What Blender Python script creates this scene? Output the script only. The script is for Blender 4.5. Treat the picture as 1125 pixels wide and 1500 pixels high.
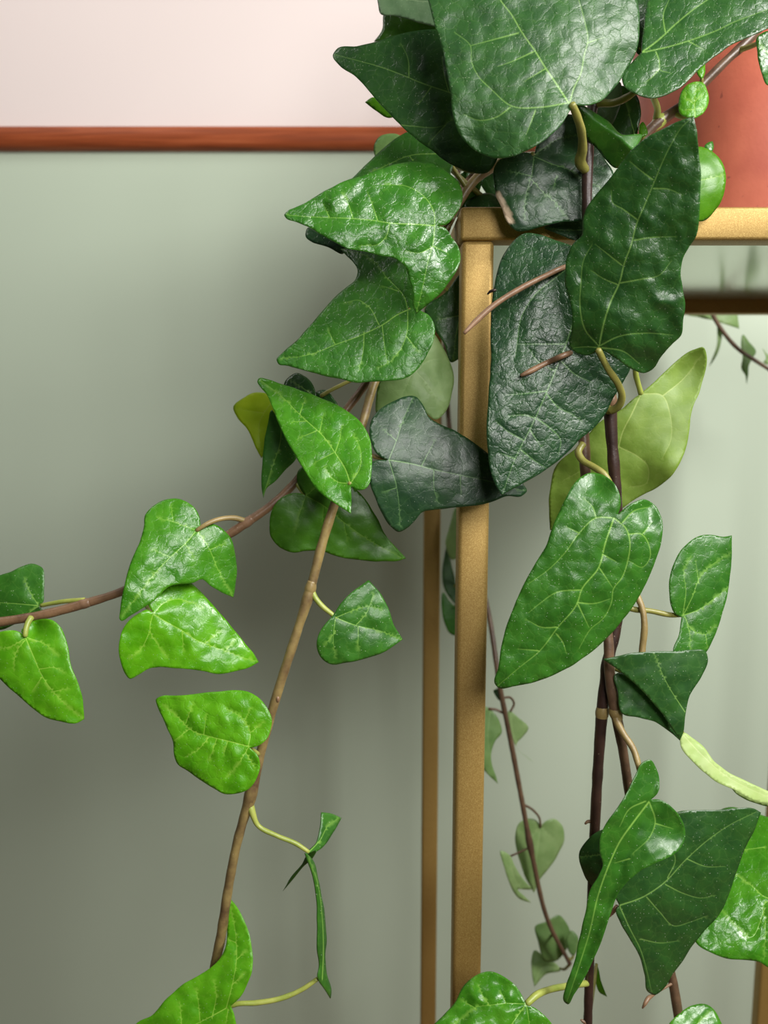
import bpy, bmesh, math, random
import numpy as np
from mathutils import Vector, noise
from mathutils.geometry import delaunay_2d_cdt

random.seed(7)
for o in list(bpy.data.objects):
    bpy.data.objects.remove(o, do_unlink=True)
scene = bpy.context.scene
COL = scene.collection

# ------------------------------------------------------------------ camera
W, H, F = 1125.0, 1500.0, 1200.0          # photograph frame and focal length in its pixels
CAM_Z = 1.02
PITCH = math.radians(8.0)
cam_d = bpy.data.cameras.new('camera')
cam = bpy.data.objects.new('camera', cam_d)
COL.objects.link(cam)
cam.location = (0, 0, CAM_Z)
cam.rotation_euler = (math.radians(90) - PITCH, 0, 0)
cam_d.sensor_fit = 'VERTICAL'
cam_d.sensor_height = 36.0
cam_d.lens = F / H * 36.0
cam_d.clip_start = 0.01
cam_d.dof.use_dof = True
cam_d.dof.focus_distance = 0.365
cam_d.dof.aperture_fstop = 11.0
scene.camera = cam

# ------------------------------------------------------------------ light
world = bpy.data.worlds.new('world')
scene.world = world
world.use_nodes = True
wn = world.node_tree.nodes
wn['Background'].inputs[0].default_value = (0.93, 0.97, 1.0, 1)
wn['Background'].inputs[1].default_value = 0.045

def area(name, loc, target, sx, sy, power, col):
    d = bpy.data.lights.new(name, 'AREA')
    d.shape = 'RECTANGLE'
    d.size, d.size_y = sx, sy
    d.energy = power
    d.color = col
    o = bpy.data.objects.new(name, d)
    COL.objects.link(o)
    o.location = loc
    o.rotation_euler = (Vector(target) - Vector(loc)).to_track_quat('-Z', 'Y').to_euler()
    return o

area('front_window', (0.18, -0.25, CAM_Z + 0.24), (0.0, 0.45, CAM_Z + 0.02), 0.24, 0.24, 3.9, (1.0, 0.98, 0.95))
area('side_window', (0.85, -0.20, CAM_Z + 0.75), (0.2, 0.85, CAM_Z - 0.1), 0.40, 0.45, 28, (1.0, 0.98, 0.95))
area('ceiling_lamp', (-0.60, 0.38, CAM_Z + 0.95), (-0.40, 0.92, CAM_Z + 0.1), 0.3, 0.3, 2.7, (1.0, 0.98, 0.94))
scene.view_settings.view_transform = 'Standard'
scene.view_settings.look = 'None'
scene.view_settings.exposure = 0.0
scene.view_settings.gamma = 1.0
scene.view_settings.use_curve_mapping = False

# ------------------------------------------------------------------ helpers
CP, SP = math.cos(PITCH), math.sin(PITCH)

def ray(px, py):
    a = (px - W / 2) / F
    b = (H / 2 - py) / F
    y = CP + b * SP
    z = -SP + b * CP
    return a / y, z / y                     # per metre of world depth

def P(px, py, d):
    """Point of the room seen at a photo pixel, d metres away along the room's depth axis."""
    x, z = ray(float(px), float(py))
    d = float(d)
    return Vector((x * d, d, CAM_Z + z * d))

def lin(r, g, b):
    def f(c):
        c /= 255.0
        return c / 12.92 if c <= 0.04045 else ((c + 0.055) / 1.055) ** 2.4
    return (f(r), f(g), f(b), 1.0)

def link(name, me, parent=None, origin=None):
    o = bpy.data.objects.new(name, me)
    COL.objects.link(o)
    origin = Vector(origin) if origin is not None else Vector((0, 0, 0))
    o['_w'] = list(origin)
    if parent is not None:
        o.parent = parent
        o.location = origin - Vector(parent['_w'])
    else:
        o.location = origin
    return o

def tag(o, label=None, cat=None, kind=None, group=None):
    if label: o['label'] = label
    if cat: o['category'] = cat
    if kind: o['kind'] = kind
    if group: o['group'] = group
    return o

def bm_obj(name, bm, mats, parent=None, origin=(0, 0, 0), smooth=True):
    me = bpy.data.meshes.new(name)
    org = Vector(origin)
    for v in bm.verts:
        v.co -= org
    bm.normal_update()
    bm.to_mesh(me)
    bm.free()
    for m in (mats if isinstance(mats, (list, tuple)) else [mats]):
        me.materials.append(m)
    if smooth:
        me.polygons.foreach_set('use_smooth', [True] * len(me.polygons))
    return link(name, me, parent, origin)

def box_bm(x0, x1, y0, y1, z0, z1, bev=0.0, seg=3):
    bm = bmesh.new()
    vs = [bm.verts.new(p) for p in ((x0, y0, z0), (x1, y0, z0), (x1, y1, z0), (x0, y1, z0),
                                    (x0, y0, z1), (x1, y0, z1), (x1, y1, z1), (x0, y1, z1))]
    for f in ((0, 3, 2, 1), (4, 5, 6, 7), (0, 1, 5, 4), (1, 2, 6, 5), (2, 3, 7, 6), (3, 0, 4, 7)):
        bm.faces.new([vs[i] for i in f])
    if bev:
        bmesh.ops.bevel(bm, geom=list(bm.edges), offset=bev, segments=seg, profile=0.5, affect='EDGES')
    return bm

# ------------------------------------------------------------------ materials
def new_mat(name):
    m = bpy.data.materials.new(name)
    m.use_nodes = True
    nt = m.node_tree
    return m, nt, nt.nodes['Principled BSDF'], nt.nodes['Material Output']

def node(nt, t, **kw):
    n = nt.nodes.new(t)
    for k, v in kw.items():
        setattr(n, k, v)
    return n

def mixc(nt, fac, a, b, mode='MIX'):
    n = node(nt, 'ShaderNodeMix', data_type='RGBA', blend_type=mode)
    for i, v in ((0, fac), (6, a), (7, b)):
        if hasattr(v, 'is_output') or isinstance(v, bpy.types.NodeSocket):
            nt.links.new(v, n.inputs[i])
        else:
            n.inputs[i].default_value = v
    return n.outputs[2]

def ramp(nt, src, stops):
    n = node(nt, 'ShaderNodeValToRGB')
    e = n.color_ramp.elements
    while len(e) < len(stops):
        e.new(0.5)
    for el, (p, c) in zip(e, stops):
        el.position = p
        el.color = c if len(c) == 4 else (*c, 1)
    nt.links.new(src, n.inputs[0])
    return n.outputs[0]

def math_n(nt, op, a, b=None, clamp=False):
    n = node(nt, 'ShaderNodeMath', operation=op, use_clamp=clamp)
    for i, v in ((0, a), (1, b)):
        if v is None: continue
        if isinstance(v, bpy.types.NodeSocket): nt.links.new(v, n.inputs[i])
        else: n.inputs[i].default_value = v
    return n.outputs[0]

def bump(nt, h, strength, dist, normal=None):
    n = node(nt, 'ShaderNodeBump')
    n.inputs['Strength'].default_value = strength
    n.inputs['Distance'].default_value = dist
    nt.links.new(h, n.inputs['Height'])
    if normal is not None:
        nt.links.new(normal, n.inputs['Normal'])
    return n.outputs[0]

def noise_tex(nt, vec, scale, detail=4, rough=0.5, dist=0.0):
    n = node(nt, 'ShaderNodeTexNoise')
    n.inputs['Scale'].default_value = scale
    n.inputs['Detail'].default_value = detail
    n.inputs['Roughness'].default_value = rough
    n.inputs['Distortion'].default_value = dist
    if vec is not None: nt.links.new(vec, n.inputs['Vector'])
    return n

def wall_paint(name, col):
    m, nt, b, out = new_mat(name)
    geo = node(nt, 'ShaderNodeNewGeometry')
    n1 = noise_tex(nt, geo.outputs['Position'], 2.5, 3)
    c = mixc(nt, n1.outputs[0], tuple(x * 0.96 for x in col[:3]) + (1,), tuple(min(1, x * 1.04) for x in col[:3]) + (1,))
    nt.links.new(c, b.inputs['Base Color'])
    b.inputs['Roughness'].default_value = 0.55
    b.inputs['Specular IOR Level'].default_value = 0.3
    n2 = noise_tex(nt, geo.outputs['Position'], 260, 3)
    nt.links.new(bump(nt, n2.outputs[0], 0.12, 0.0006), b.inputs['Normal'])
    return m

M_GREEN = wall_paint('sage_green_wall_paint', lin(184, 197, 177))
M_PINK = wall_paint('pale_pink_wall_paint', lin(226, 213, 209))

def wood():
    m, nt, b, out = new_mat('varnished_red_wood')
    geo = node(nt, 'ShaderNodeNewGeometry')
    mp = node(nt, 'ShaderNodeMapping')
    mp.inputs['Scale'].default_value = (3.0, 60, 60)
    nt.links.new(geo.outputs['Position'], mp.inputs['Vector'])
    n = noise_tex(nt, mp.outputs[0], 2.2, 6, 0.6, 0.8)
    c = ramp(nt, n.outputs[0], [(0.25, lin(104, 48, 24)), (0.5, lin(150, 74, 40)), (0.75, lin(178, 98, 60))])
    nt.links.new(c, b.inputs['Base Color'])
    b.inputs['Roughness'].default_value = 0.5
    b.inputs['Specular IOR Level'].default_value = 0.25
    return m
M_WOOD = wood()

def gold():
    m, nt, b, out = new_mat('brushed_gold_paint')
    geo = node(nt, 'ShaderNodeNewGeometry')
    v = node(nt, 'ShaderNodeTexVoronoi')
    v.inputs['Scale'].default_value = 4200
    nt.links.new(geo.outputs['Position'], v.inputs['Vector'])
    sp = ramp(nt, v.outputs['Color'], [(0.2, lin(146, 117, 60)), (0.6, lin(162, 132, 72)), (0.92, lin(192, 164, 98))])
    nt.links.new(sp, b.inputs['Base Color'])
    b.inputs['Metallic'].default_value = 0.45
    b.inputs['Roughness'].default_value = 0.50
    n2 = noise_tex(nt, geo.outputs['Position'], 2200, 2)
    nt.links.new(bump(nt, n2.outputs[0], 0.10, 0.0001), b.inputs['Normal'])
    return m
M_GOLD = gold()

def simple(name, col, rough=0.5, metal=0.0, spec=0.5):
    m, nt, b, out = new_mat(name)
    b.inputs['Base Color'].default_value = col
    b.inputs['Roughness'].default_value = rough
    b.inputs['Metallic'].default_value = metal
    b.inputs['Specular IOR Level'].default_value = spec
    return m

M_SHELF = simple('glossy_mirror_panel', lin(215, 220, 208), 0.16, 0.9)

def terracotta():
    m, nt, b, out = new_mat('terracotta_clay')
    geo = node(nt, 'ShaderNodeNewGeometry')
    n = noise_tex(nt, geo.outputs['Position'], 30, 4)
    c = ramp(nt, n.outputs[0], [(0.3, lin(162, 76, 56)), (0.7, lin(188, 100, 74))])
    n3 = noise_tex(nt, geo.outputs['Position'], 240, 1)
    sp = ramp(nt, n3.outputs[0], [(0.22, (1, 1, 1)), (0.26, (0, 0, 0))])
    c = mixc(nt, math_n(nt, 'MULTIPLY', sp, 0.6), c, lin(110, 50, 40))
    nt.links.new(c, b.inputs['Base Color'])
    b.inputs['Roughness'].default_value = 0.6
    n2 = noise_tex(nt, geo.outputs['Position'], 500, 3)
    nt.links.new(bump(nt, n2.outputs[0], 0.2, 0.0004), b.inputs['Normal'])
    return m
M_POT = terracotta()
M_SOIL = simple('dark_soil', lin(52, 38, 28), 0.95)
M_FLOOR = None

def floor_mat():
    m, nt, b, out = new_mat('floor_boards')
    geo = node(nt, 'ShaderNodeNewGeometry')
    mp = node(nt, 'ShaderNodeMapping')
    mp.inputs['Scale'].default_value = (2, 30, 1)
    nt.links.new(geo.outputs['Position'], mp.inputs['Vector'])
    n = noise_tex(nt, mp.outputs[0], 3, 5)
    c = ramp(nt, n.outputs[0], [(0.3, lin(120, 92, 66)), (0.7, lin(150, 118, 88))])
    nt.links.new(c, b.inputs['Base Color'])
    b.inputs['Roughness'].default_value = 0.5
    return m
M_FLOOR = floor_mat()

_stem = {}
def stem_mat(key):
    if key in _stem: return _stem[key]
    cols = {'brown': (lin(72, 54, 42), lin(108, 84, 62)), 'dark': (lin(36, 24, 20), lin(60, 40, 32)),
            'tan': (lin(118, 98, 60), lin(150, 132, 82)), 'olive': (lin(112, 112, 52), lin(140, 136, 66)),
            'lime': (lin(128, 144, 58), lin(162, 168, 82)), 'root': (lin(100, 76, 56), lin(134, 104, 78)),
            'twoface': (lin(84, 62, 44), lin(146, 128, 78)), 'twig': (lin(88, 64, 46), lin(128, 98, 70)), 'pink': (lin(120, 86, 70), lin(156, 122, 100))}[key]
    m, nt, b, out = new_mat('stem_' + key)
    geo = node(nt, 'ShaderNodeNewGeometry')
    n = noise_tex(nt, geo.outputs['Position'], 90, 4, 0.6)
    c = ramp(nt, n.outputs[0], [(0.3, cols[0]), (0.7, cols[1])])
    n3 = noise_tex(nt, geo.outputs['Position'], 900, 1)
    sp = ramp(nt, n3.outputs[0], [(0.74, (0, 0, 0)), (0.8, (1, 1, 1))])
    c = mixc(nt, math_n(nt, 'MULTIPLY', sp, 0.5), c, lin(190, 170, 140))
    nt.links.new(c, b.inputs['Base Color'])
    b.inputs['Roughness'].default_value = 0.42
    n2 = noise_tex(nt, geo.outputs['Position'], 700, 3)
    nt.links.new(bump(nt, n2.outputs[0], 0.25, 0.0004), b.inputs['Normal'])
    _stem[key] = m
    return m

# leaf kinds: blade colour, second blade colour, vein colour, underside, translucency, dust
LEAF = {
    'deep':   (lin(24, 54, 30),  lin(34, 68, 34),  lin(104, 142, 84),  lin(104, 140, 84), 0.08, 0.3),
    'dark':   (lin(32, 70, 28),  lin(44, 86, 32),  lin(122, 162, 80),  lin(116, 150, 84), 0.12, 0.35),
    'mid':    (lin(42, 94, 24),  lin(56, 112, 30), lin(136, 182, 80),  lin(134, 168, 84), 0.16, 0.5),
    'fresh':  (lin(54, 118, 20), lin(74, 138, 28), lin(146, 194, 80),  lin(140, 180, 80), 0.20, 0.3),
    'bright': (lin(76, 148, 12), lin(98, 170, 22), lin(164, 210, 80),  lin(150, 190, 80), 0.26, 0.3),
    'olive':  (lin(48, 92, 12),  lin(60, 108, 18), lin(100, 140, 50),  lin(120, 150, 60), 0.22, 0.1),
    'lime':   (lin(70, 126, 10), lin(86, 142, 18), lin(150, 190, 70), lin(150, 180, 70), 0.35, 0.1),
    'under':  (lin(112, 142, 48), lin(128, 156, 62), lin(172, 190, 104), lin(60, 110, 40), 0.25, 0.1),
    'pale':   (lin(176, 204, 118), lin(190, 212, 134), lin(210, 224, 156), lin(60, 110, 40), 0.30, 0.1),
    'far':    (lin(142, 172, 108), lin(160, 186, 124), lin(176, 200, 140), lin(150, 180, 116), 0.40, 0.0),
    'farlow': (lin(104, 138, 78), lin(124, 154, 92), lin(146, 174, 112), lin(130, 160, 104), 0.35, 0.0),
    'yellow': (lin(150, 176, 16), lin(166, 186, 30), lin(166, 182, 66), lin(160, 176, 60), 0.45, 0.0),
    'dusty':  (lin(66, 92, 60), lin(82, 106, 74), lin(126, 146, 108), lin(120, 140, 100), 0.10, 0.2),
}
_leafm = {}
def leaf_mat(key, quilt=1.0, gloss=0.32):
    k = (key, quilt, gloss)
    if k in _leafm: return _leafm[k]
    c1, c2, cv, cu, tr, dust = LEAF[key]
    mats = []
    for side in (0, 1):
        m, nt, b, out = new_mat('ivy_%s_%s' % (key, 'top' if side == 0 else 'back'))
        at = node(nt, 'ShaderNodeAttribute', attribute_name='leafco')
        av = node(nt, 'ShaderNodeAttribute', attribute_name='vein')
        ad = node(nt, 'ShaderNodeAttribute', attribute_name='dry')
        vec = at.outputs['Vector']
        # coordinates in millimetres, gently warped so that the net of fine veins wanders
        wn_ = noise_tex(nt, vec, 0.35, 2)
        sub = node(nt, 'ShaderNodeVectorMath', operation='MULTIPLY_ADD')
        nt.links.new(wn_.outputs['Color'], sub.inputs[0])
        sub.inputs[1].default_value = (4.5, 4.5, 0)
        nt.links.new(vec, sub.inputs[2])
        wv = sub.outputs[0]
        def vor(scale):
            v = node(nt, 'ShaderNodeTexVoronoi', feature='DISTANCE_TO_EDGE', voronoi_dimensions='2D')
            v.inputs['Scale'].default_value = scale
            nt.links.new(wv, v.inputs['Vector'])
            return v.outputs['Distance']
        vd1, vd2 = vor(0.20), vor(0.62)
        net = ramp(nt, vd1, [(0.0, (1, 1, 1)), (0.035, (0.35,) * 3), (0.085, (0, 0, 0))])
        blotch = noise_tex(nt, vec, 0.09, 3, 0.6)
        fine = noise_tex(nt, vec, 1.3, 3, 0.6)
        if side == 0:
            a, bcol = c1, c2
        else:
            a, bcol = cu, tuple(min(1, x * 1.12) for x in cu[:3]) + (1,)
        base = mixc(nt, ramp(nt, blotch.outputs[0], [(0.35, (0, 0, 0)), (0.65, (1, 1, 1))]), a, bcol)
        base = mixc(nt, math_n(nt, 'MULTIPLY', net, 0.09), base, cv)
        pale = math_n(nt, 'POWER', av.outputs['Fac'], 1.0)
        base = mixc(nt, math_n(nt, 'MULTIPLY', pale, 1.0, True), base, cv)
        if dust:
            vs = node(nt, 'ShaderNodeTexVoronoi', voronoi_dimensions='2D')
            vs.inputs['Scale'].default_value = 0.55
            nt.links.new(vec, vs.inputs['Vector'])
            spk = ramp(nt, vs.outputs['Distance'], [(0.0, (1, 1, 1)), (0.07, (1, 1, 1)), (0.11, (0, 0, 0))])
            gate = ramp(nt, vs.outputs['Color'], [(0.72, (0, 0, 0)), (0.74, (1, 1, 1))])
            spk = math_n(nt, 'MULTIPLY', math_n(nt, 'MULTIPLY', spk, gate), dust)
            base = mixc(nt, spk, base, lin(196, 206, 180))
        base = mixc(nt, ad.outputs['Fac'], base, lin(186, 164, 138))
        nt.links.new(base, b.inputs['Base Color'])
        rr = math_n(nt, 'ADD', math_n(nt, 'MULTIPLY', fine.outputs[0], 0.16), gloss - 0.08 if side == 0 else 0.5)
        nt.links.new(rr, b.inputs['Roughness'])
        b.inputs['Specular IOR Level'].default_value = 0.5 if side == 0 else 0.3
        # relief: little cushions between the fine veins
        cush1 = ramp(nt, vd1, [(0.0, (0, 0, 0)), (0.05, (0.45,) * 3), (0.25, (1, 1, 1))])
        cush2 = ramp(nt, vd2, [(0.0, (0, 0, 0)), (0.10, (0.6,) * 3), (0.3, (1, 1, 1))])
        nrm = bump(nt, cush1, min(1, 0.30 * quilt), 0.00032)
        nrm = bump(nt, cush2, min(1, 0.20 * quilt), 0.00012, nrm)
        nrm = bump(nt, fine.outputs[0], 0.12, 0.00010, nrm)
        nt.links.new(nrm, b.inputs['Normal'])
        tb = node(nt, 'ShaderNodeBsdfTranslucent')
        tc = mixc(nt, 0.5, base, lin(120, 190, 20), 'MIX')
        nt.links.new(tc, tb.inputs['Color'])
        ms = node(nt, 'ShaderNodeMixShader')
        ms.inputs[0].default_value = tr
        nt.links.new(b.outputs[0], ms.inputs[1])
        nt.links.new(tb.outputs[0], ms.inputs[2])
        nt.links.new(ms.outputs[0], out.inputs['Surface'])
        mats.append(m)
    _leafm[k] = mats
    return mats

# ------------------------------------------------------------------ the room
WALL_Y = 0.92
rail_z1 = P(0, 187, WALL_Y).z
rail_z0 = P(0, 222, WALL_Y).z

bm = bmesh.new()
zs = (0.0, (rail_z0 + rail_z1) / 2, 2.5)
rows = [[bm.verts.new((x, WALL_Y, z)) for x in (-2.5, 2.5)] for z in zs]
back = [[bm.verts.new((x, WALL_Y + 0.1, z)) for x in (-2.5, 2.5)] for z in zs]
for i in (0, 1):
    f = bm.faces.new((rows[i][0], rows[i][1], rows[i + 1][1], rows[i + 1][0]))
    f.material_index = i
    f = bm.faces.new((back[i][1], back[i][0], back[i + 1][0], back[i + 1][1]))
    for k, s in ((0, 1), (1, 0)):
        q = (back[i][k], rows[i][k], rows[i + 1][k], back[i + 1][k])
        bm.faces.new(q if k == 0 else q[::-1])
bm.faces.new((rows[2][0], rows[2][1], back[2][1], back[2][0]))
bm.faces.new((back[0][0], back[0][1], rows[0][1], rows[0][0]))
wall = bm_obj('wall_back', bm, [M_GREEN, M_PINK], smooth=False)
tag(wall, 'painted wall, sage green below the wooden rail and pale pink above', None, 'structure')

bm = box_bm(-2.5, 2.5, -2.5, WALL_Y + 0.1, -0.05, 0.0)
tag(bm_obj('floor', bm, M_FLOOR, smooth=False), 'brown board floor under the plant stand', None, 'structure')

# half-round wooden rail between the two colours
bm = bmesh.new()
prof = []
hz = (rail_z1 - rail_z0) / 2
cz = (rail_z1 + rail_z0) / 2
N = 14
for i in range(N + 1):
    t = math.pi * i / N
    prof.append((WALL_Y - 0.013 * (math.sin(t) ** 0.6), cz + hz * math.cos(t)))
ra = [bm.verts.new((-2.5, y, z)) for y, z in prof]
rb = [bm.verts.new((2.5, y, z)) for y, z in prof]
for i in range(N):
    bm.faces.new((ra[i], rb[i], rb[i + 1], ra[i + 1]))
bm.faces.new(ra)
bm.faces.new(rb[::-1])
bmesh.ops.recalc_face_normals(bm, faces=bm.faces)
tag(bm_obj('trim_1', bm, M_WOOD), 'rounded red-brown varnished wooden rail running along the wall', None, 'structure')

# ------------------------------------------------------------------ plant stand
T = 0.0152                                  # square tube
YF, YB = 0.400, 0.742                       # front faces of front and back tubes
pl = P(690, 1000, YF)
XL = pl.x - T / 2 + 0.0002
XR = P(1113, 1455, YB).x                    # left side of the back right leg
Z_RT = P(700, 303, YF).z                    # top of the rails
Z_RB = P(700, 352, YF).z                    # underside of the rails
stand = link('plant_stand', None, None, (XL, YF, 0))
tag(stand, 'gold square-tube plant stand with a glossy shelf under the terracotta pot', 'plant stand')
def tube(name, x0, x1, y0, y1, z0, z1, b=0.0022):
    return bm_obj(name, box_bm(x0, x1, y0, y1, z0, z1, b, 3), M_GOLD, stand, (x0, y0, z0))
for x in (XL, XR):
    for y in (YF, YB):
        tube('leg', x, x + T, y, y + T, 0.0, Z_RB)
o_ = 0.0009                                 # the rails stand a little proud of the legs
tube('rail', XL - o_, XR + T + o_, YF - o_, YF + T, Z_RB, Z_RT, 0.0016)
tube('rail', XL - o_, XR + T + o_, YB, YB + T + o_, Z_RB, Z_RT, 0.0016)
tube('rail', XL - o_, XL + T, YF + T, YB, Z_RB, Z_RT, 0.0016)
tube('rail', XR, XR + T + o_, YF + T, YB, Z_RB, Z_RT, 0.0016)
# lower frame near the floor
tube('lower_rail', XL + T, XR, YF, YF + T, 0.06, 0.06 + T)
tube('lower_rail', XL + T, XR, YB, YB + T, 0.06, 0.06 + T)
tube('lower_rail', XL, XL + T, YF + T, YB, 0.06, 0.06 + T)
tube('lower_rail', XR, XR + T, YF + T, YB, 0.06, 0.06 + T)
z_sh = Z_RB + 0.0118
bm = box_bm(XL + T, XR, YF + T, YB, z_sh, z_sh + 0.003)
sh = bm_obj('shelf_panel', bm, M_SHELF, stand, (XL + T, YF + T, z_sh), smooth=False)
sh['label'] = 'pale glossy shelf panel seen from below'

# ------------------------------------------------------------------ terracotta pot
PX, PY = 0.243, 0.565
def lathe(name, prof, mat, parent, origin, n=64):
    bm = bmesh.new()
    rings = []
    for r, z in prof:
        rings.append([bm.verts.new((PX + r * math.cos(2 * math.pi * i / n), PY + r * math.sin(2 * math.pi * i / n), z)) for i in range(n)])
    for a, b in zip(rings, rings[1:]):
        for i in range(n):
            bm.faces.new((a[i], a[(i + 1) % n], b[(i + 1) % n], b[i]))
    bm.faces.new(rings[0][::-1])
    bm.faces.new(rings[-1])
    bmesh.ops.recalc_face_normals(bm, faces=bm.faces)
    return bm_obj(name, bm, mat, parent, origin)
zp = z_sh + 0.0032
pot = link('flower_pot', None, None, (PX, PY, zp))
tag(pot, 'terracotta flower pot holding the ivy on the gold stand', 'flower pot')
lathe('pot_body', [(0.060, zp), (0.0665, zp + 0.001), (0.069, zp + 0.004), (0.083, zp + 0.1850), (0.080, zp + 0.1850), (0.072, zp + 0.06)], M_POT, pot, (PX, PY, zp))
lathe('rim', [(0.0835, zp + 0.1780), (0.090, zp + 0.1790), (0.0925, zp + 0.1820), (0.0945, zp + 0.2120), (0.093, zp + 0.2150), (0.087, zp + 0.2150), (0.0845, zp + 0.2120), (0.083, zp + 0.1820)], M_POT, pot, (PX, PY, zp + 0.1780))
lathe('soil', [(0.078, zp + 0.1920), (0.0838, zp + 0.1960), (0.06, zp + 0.2020), (0.02, zp + 0.2050), (0.004, zp + 0.2060)], M_SOIL, pot, (PX, PY, zp + 0.1920))
SOIL = Vector((PX, PY, zp + 0.2000))

# ------------------------------------------------------------------ ivy: builders
ivy = link('ivy_plant', None, None, SOIL)
tag(ivy, 'trailing green ivy plant spilling over the gold stand from the terracotta pot', 'ivy plant')

def catmull(pts, step, closed):
    """Smooth curve through points (any dimension); a point flagged as corner keeps its angle."""
    n = len(pts)
    arr = [np.array(p[0], float) for p in pts]
    cor = [p[1] for p in pts]
    out = []
    last = n if closed else n - 1
    for i in range(last):
        p1, p2 = arr[i], arr[(i + 1) % n]
        p0 = arr[i - 1] if (closed or i > 0) else 2 * p1 - p2
        p3 = arr[(i + 2) % n] if (closed or i + 2 < n) else 2 * p2 - p1
        L = np.linalg.norm((p2 - p1)[:2])
        def tang(a, b, c):
            la, lb = np.linalg.norm((b - a)[:2]) + 1e-9, np.linalg.norm((c - b)[:2]) + 1e-9
            return ((b - a) / la * lb + (c - b) / lb * la) / (la + lb)
        t1 = tang(p0, p1, p2) * L if not cor[i] else (p2 - p1)
        t2 = tang(p1, p2, p3) * L if not cor[(i + 1) % n] else (p2 - p1)
        k = max(1, int(round(L / step)))
        for j in range(k):
            t = j / k
            t_2, t_3 = t * t, t * t * t
            out.append((2 * t_3 - 3 * t_2 + 1) * p1 + (t_3 - 2 * t_2 + t) * t1 + (-2 * t_3 + 3 * t_2) * p2 + (t_3 - t_2) * t2)
    if not closed:
        out.append(arr[-1])
    return np.array(out)

def full(fr, p):
    return (fr[0] + p[0] / fr[2], fr[1] + p[1] / fr[2])

def inside(poly, pts):
    x, y = pts[:, 0], pts[:, 1]
    res = np.zeros(len(pts), bool)
    n = len(poly)
    for i in range(n):
        x1, y1 = poly[i]
        x2, y2 = poly[(i + 1) % n]
        if y1 == y2: continue
        c = ((y1 > y) != (y2 > y)) & (x < (x2 - x1) * (y - y1) / (y2 - y1) + x1)
        res ^= c
    return res

def seg_dist(pts, line, closed=False):
    best = np.full(len(pts), 1e9)
    n = len(line)
    for i in range(n if closed else n - 1):
        a, b = line[i], line[(i + 1) % n]
        ab = b - a
        t = np.clip(((pts - a) @ ab) / (ab @ ab + 1e-12), 0, 1)
        d = np.hypot(*(pts - (a + t[:, None] * ab)).T)
        best = np.minimum(best, d)
    return best

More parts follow.
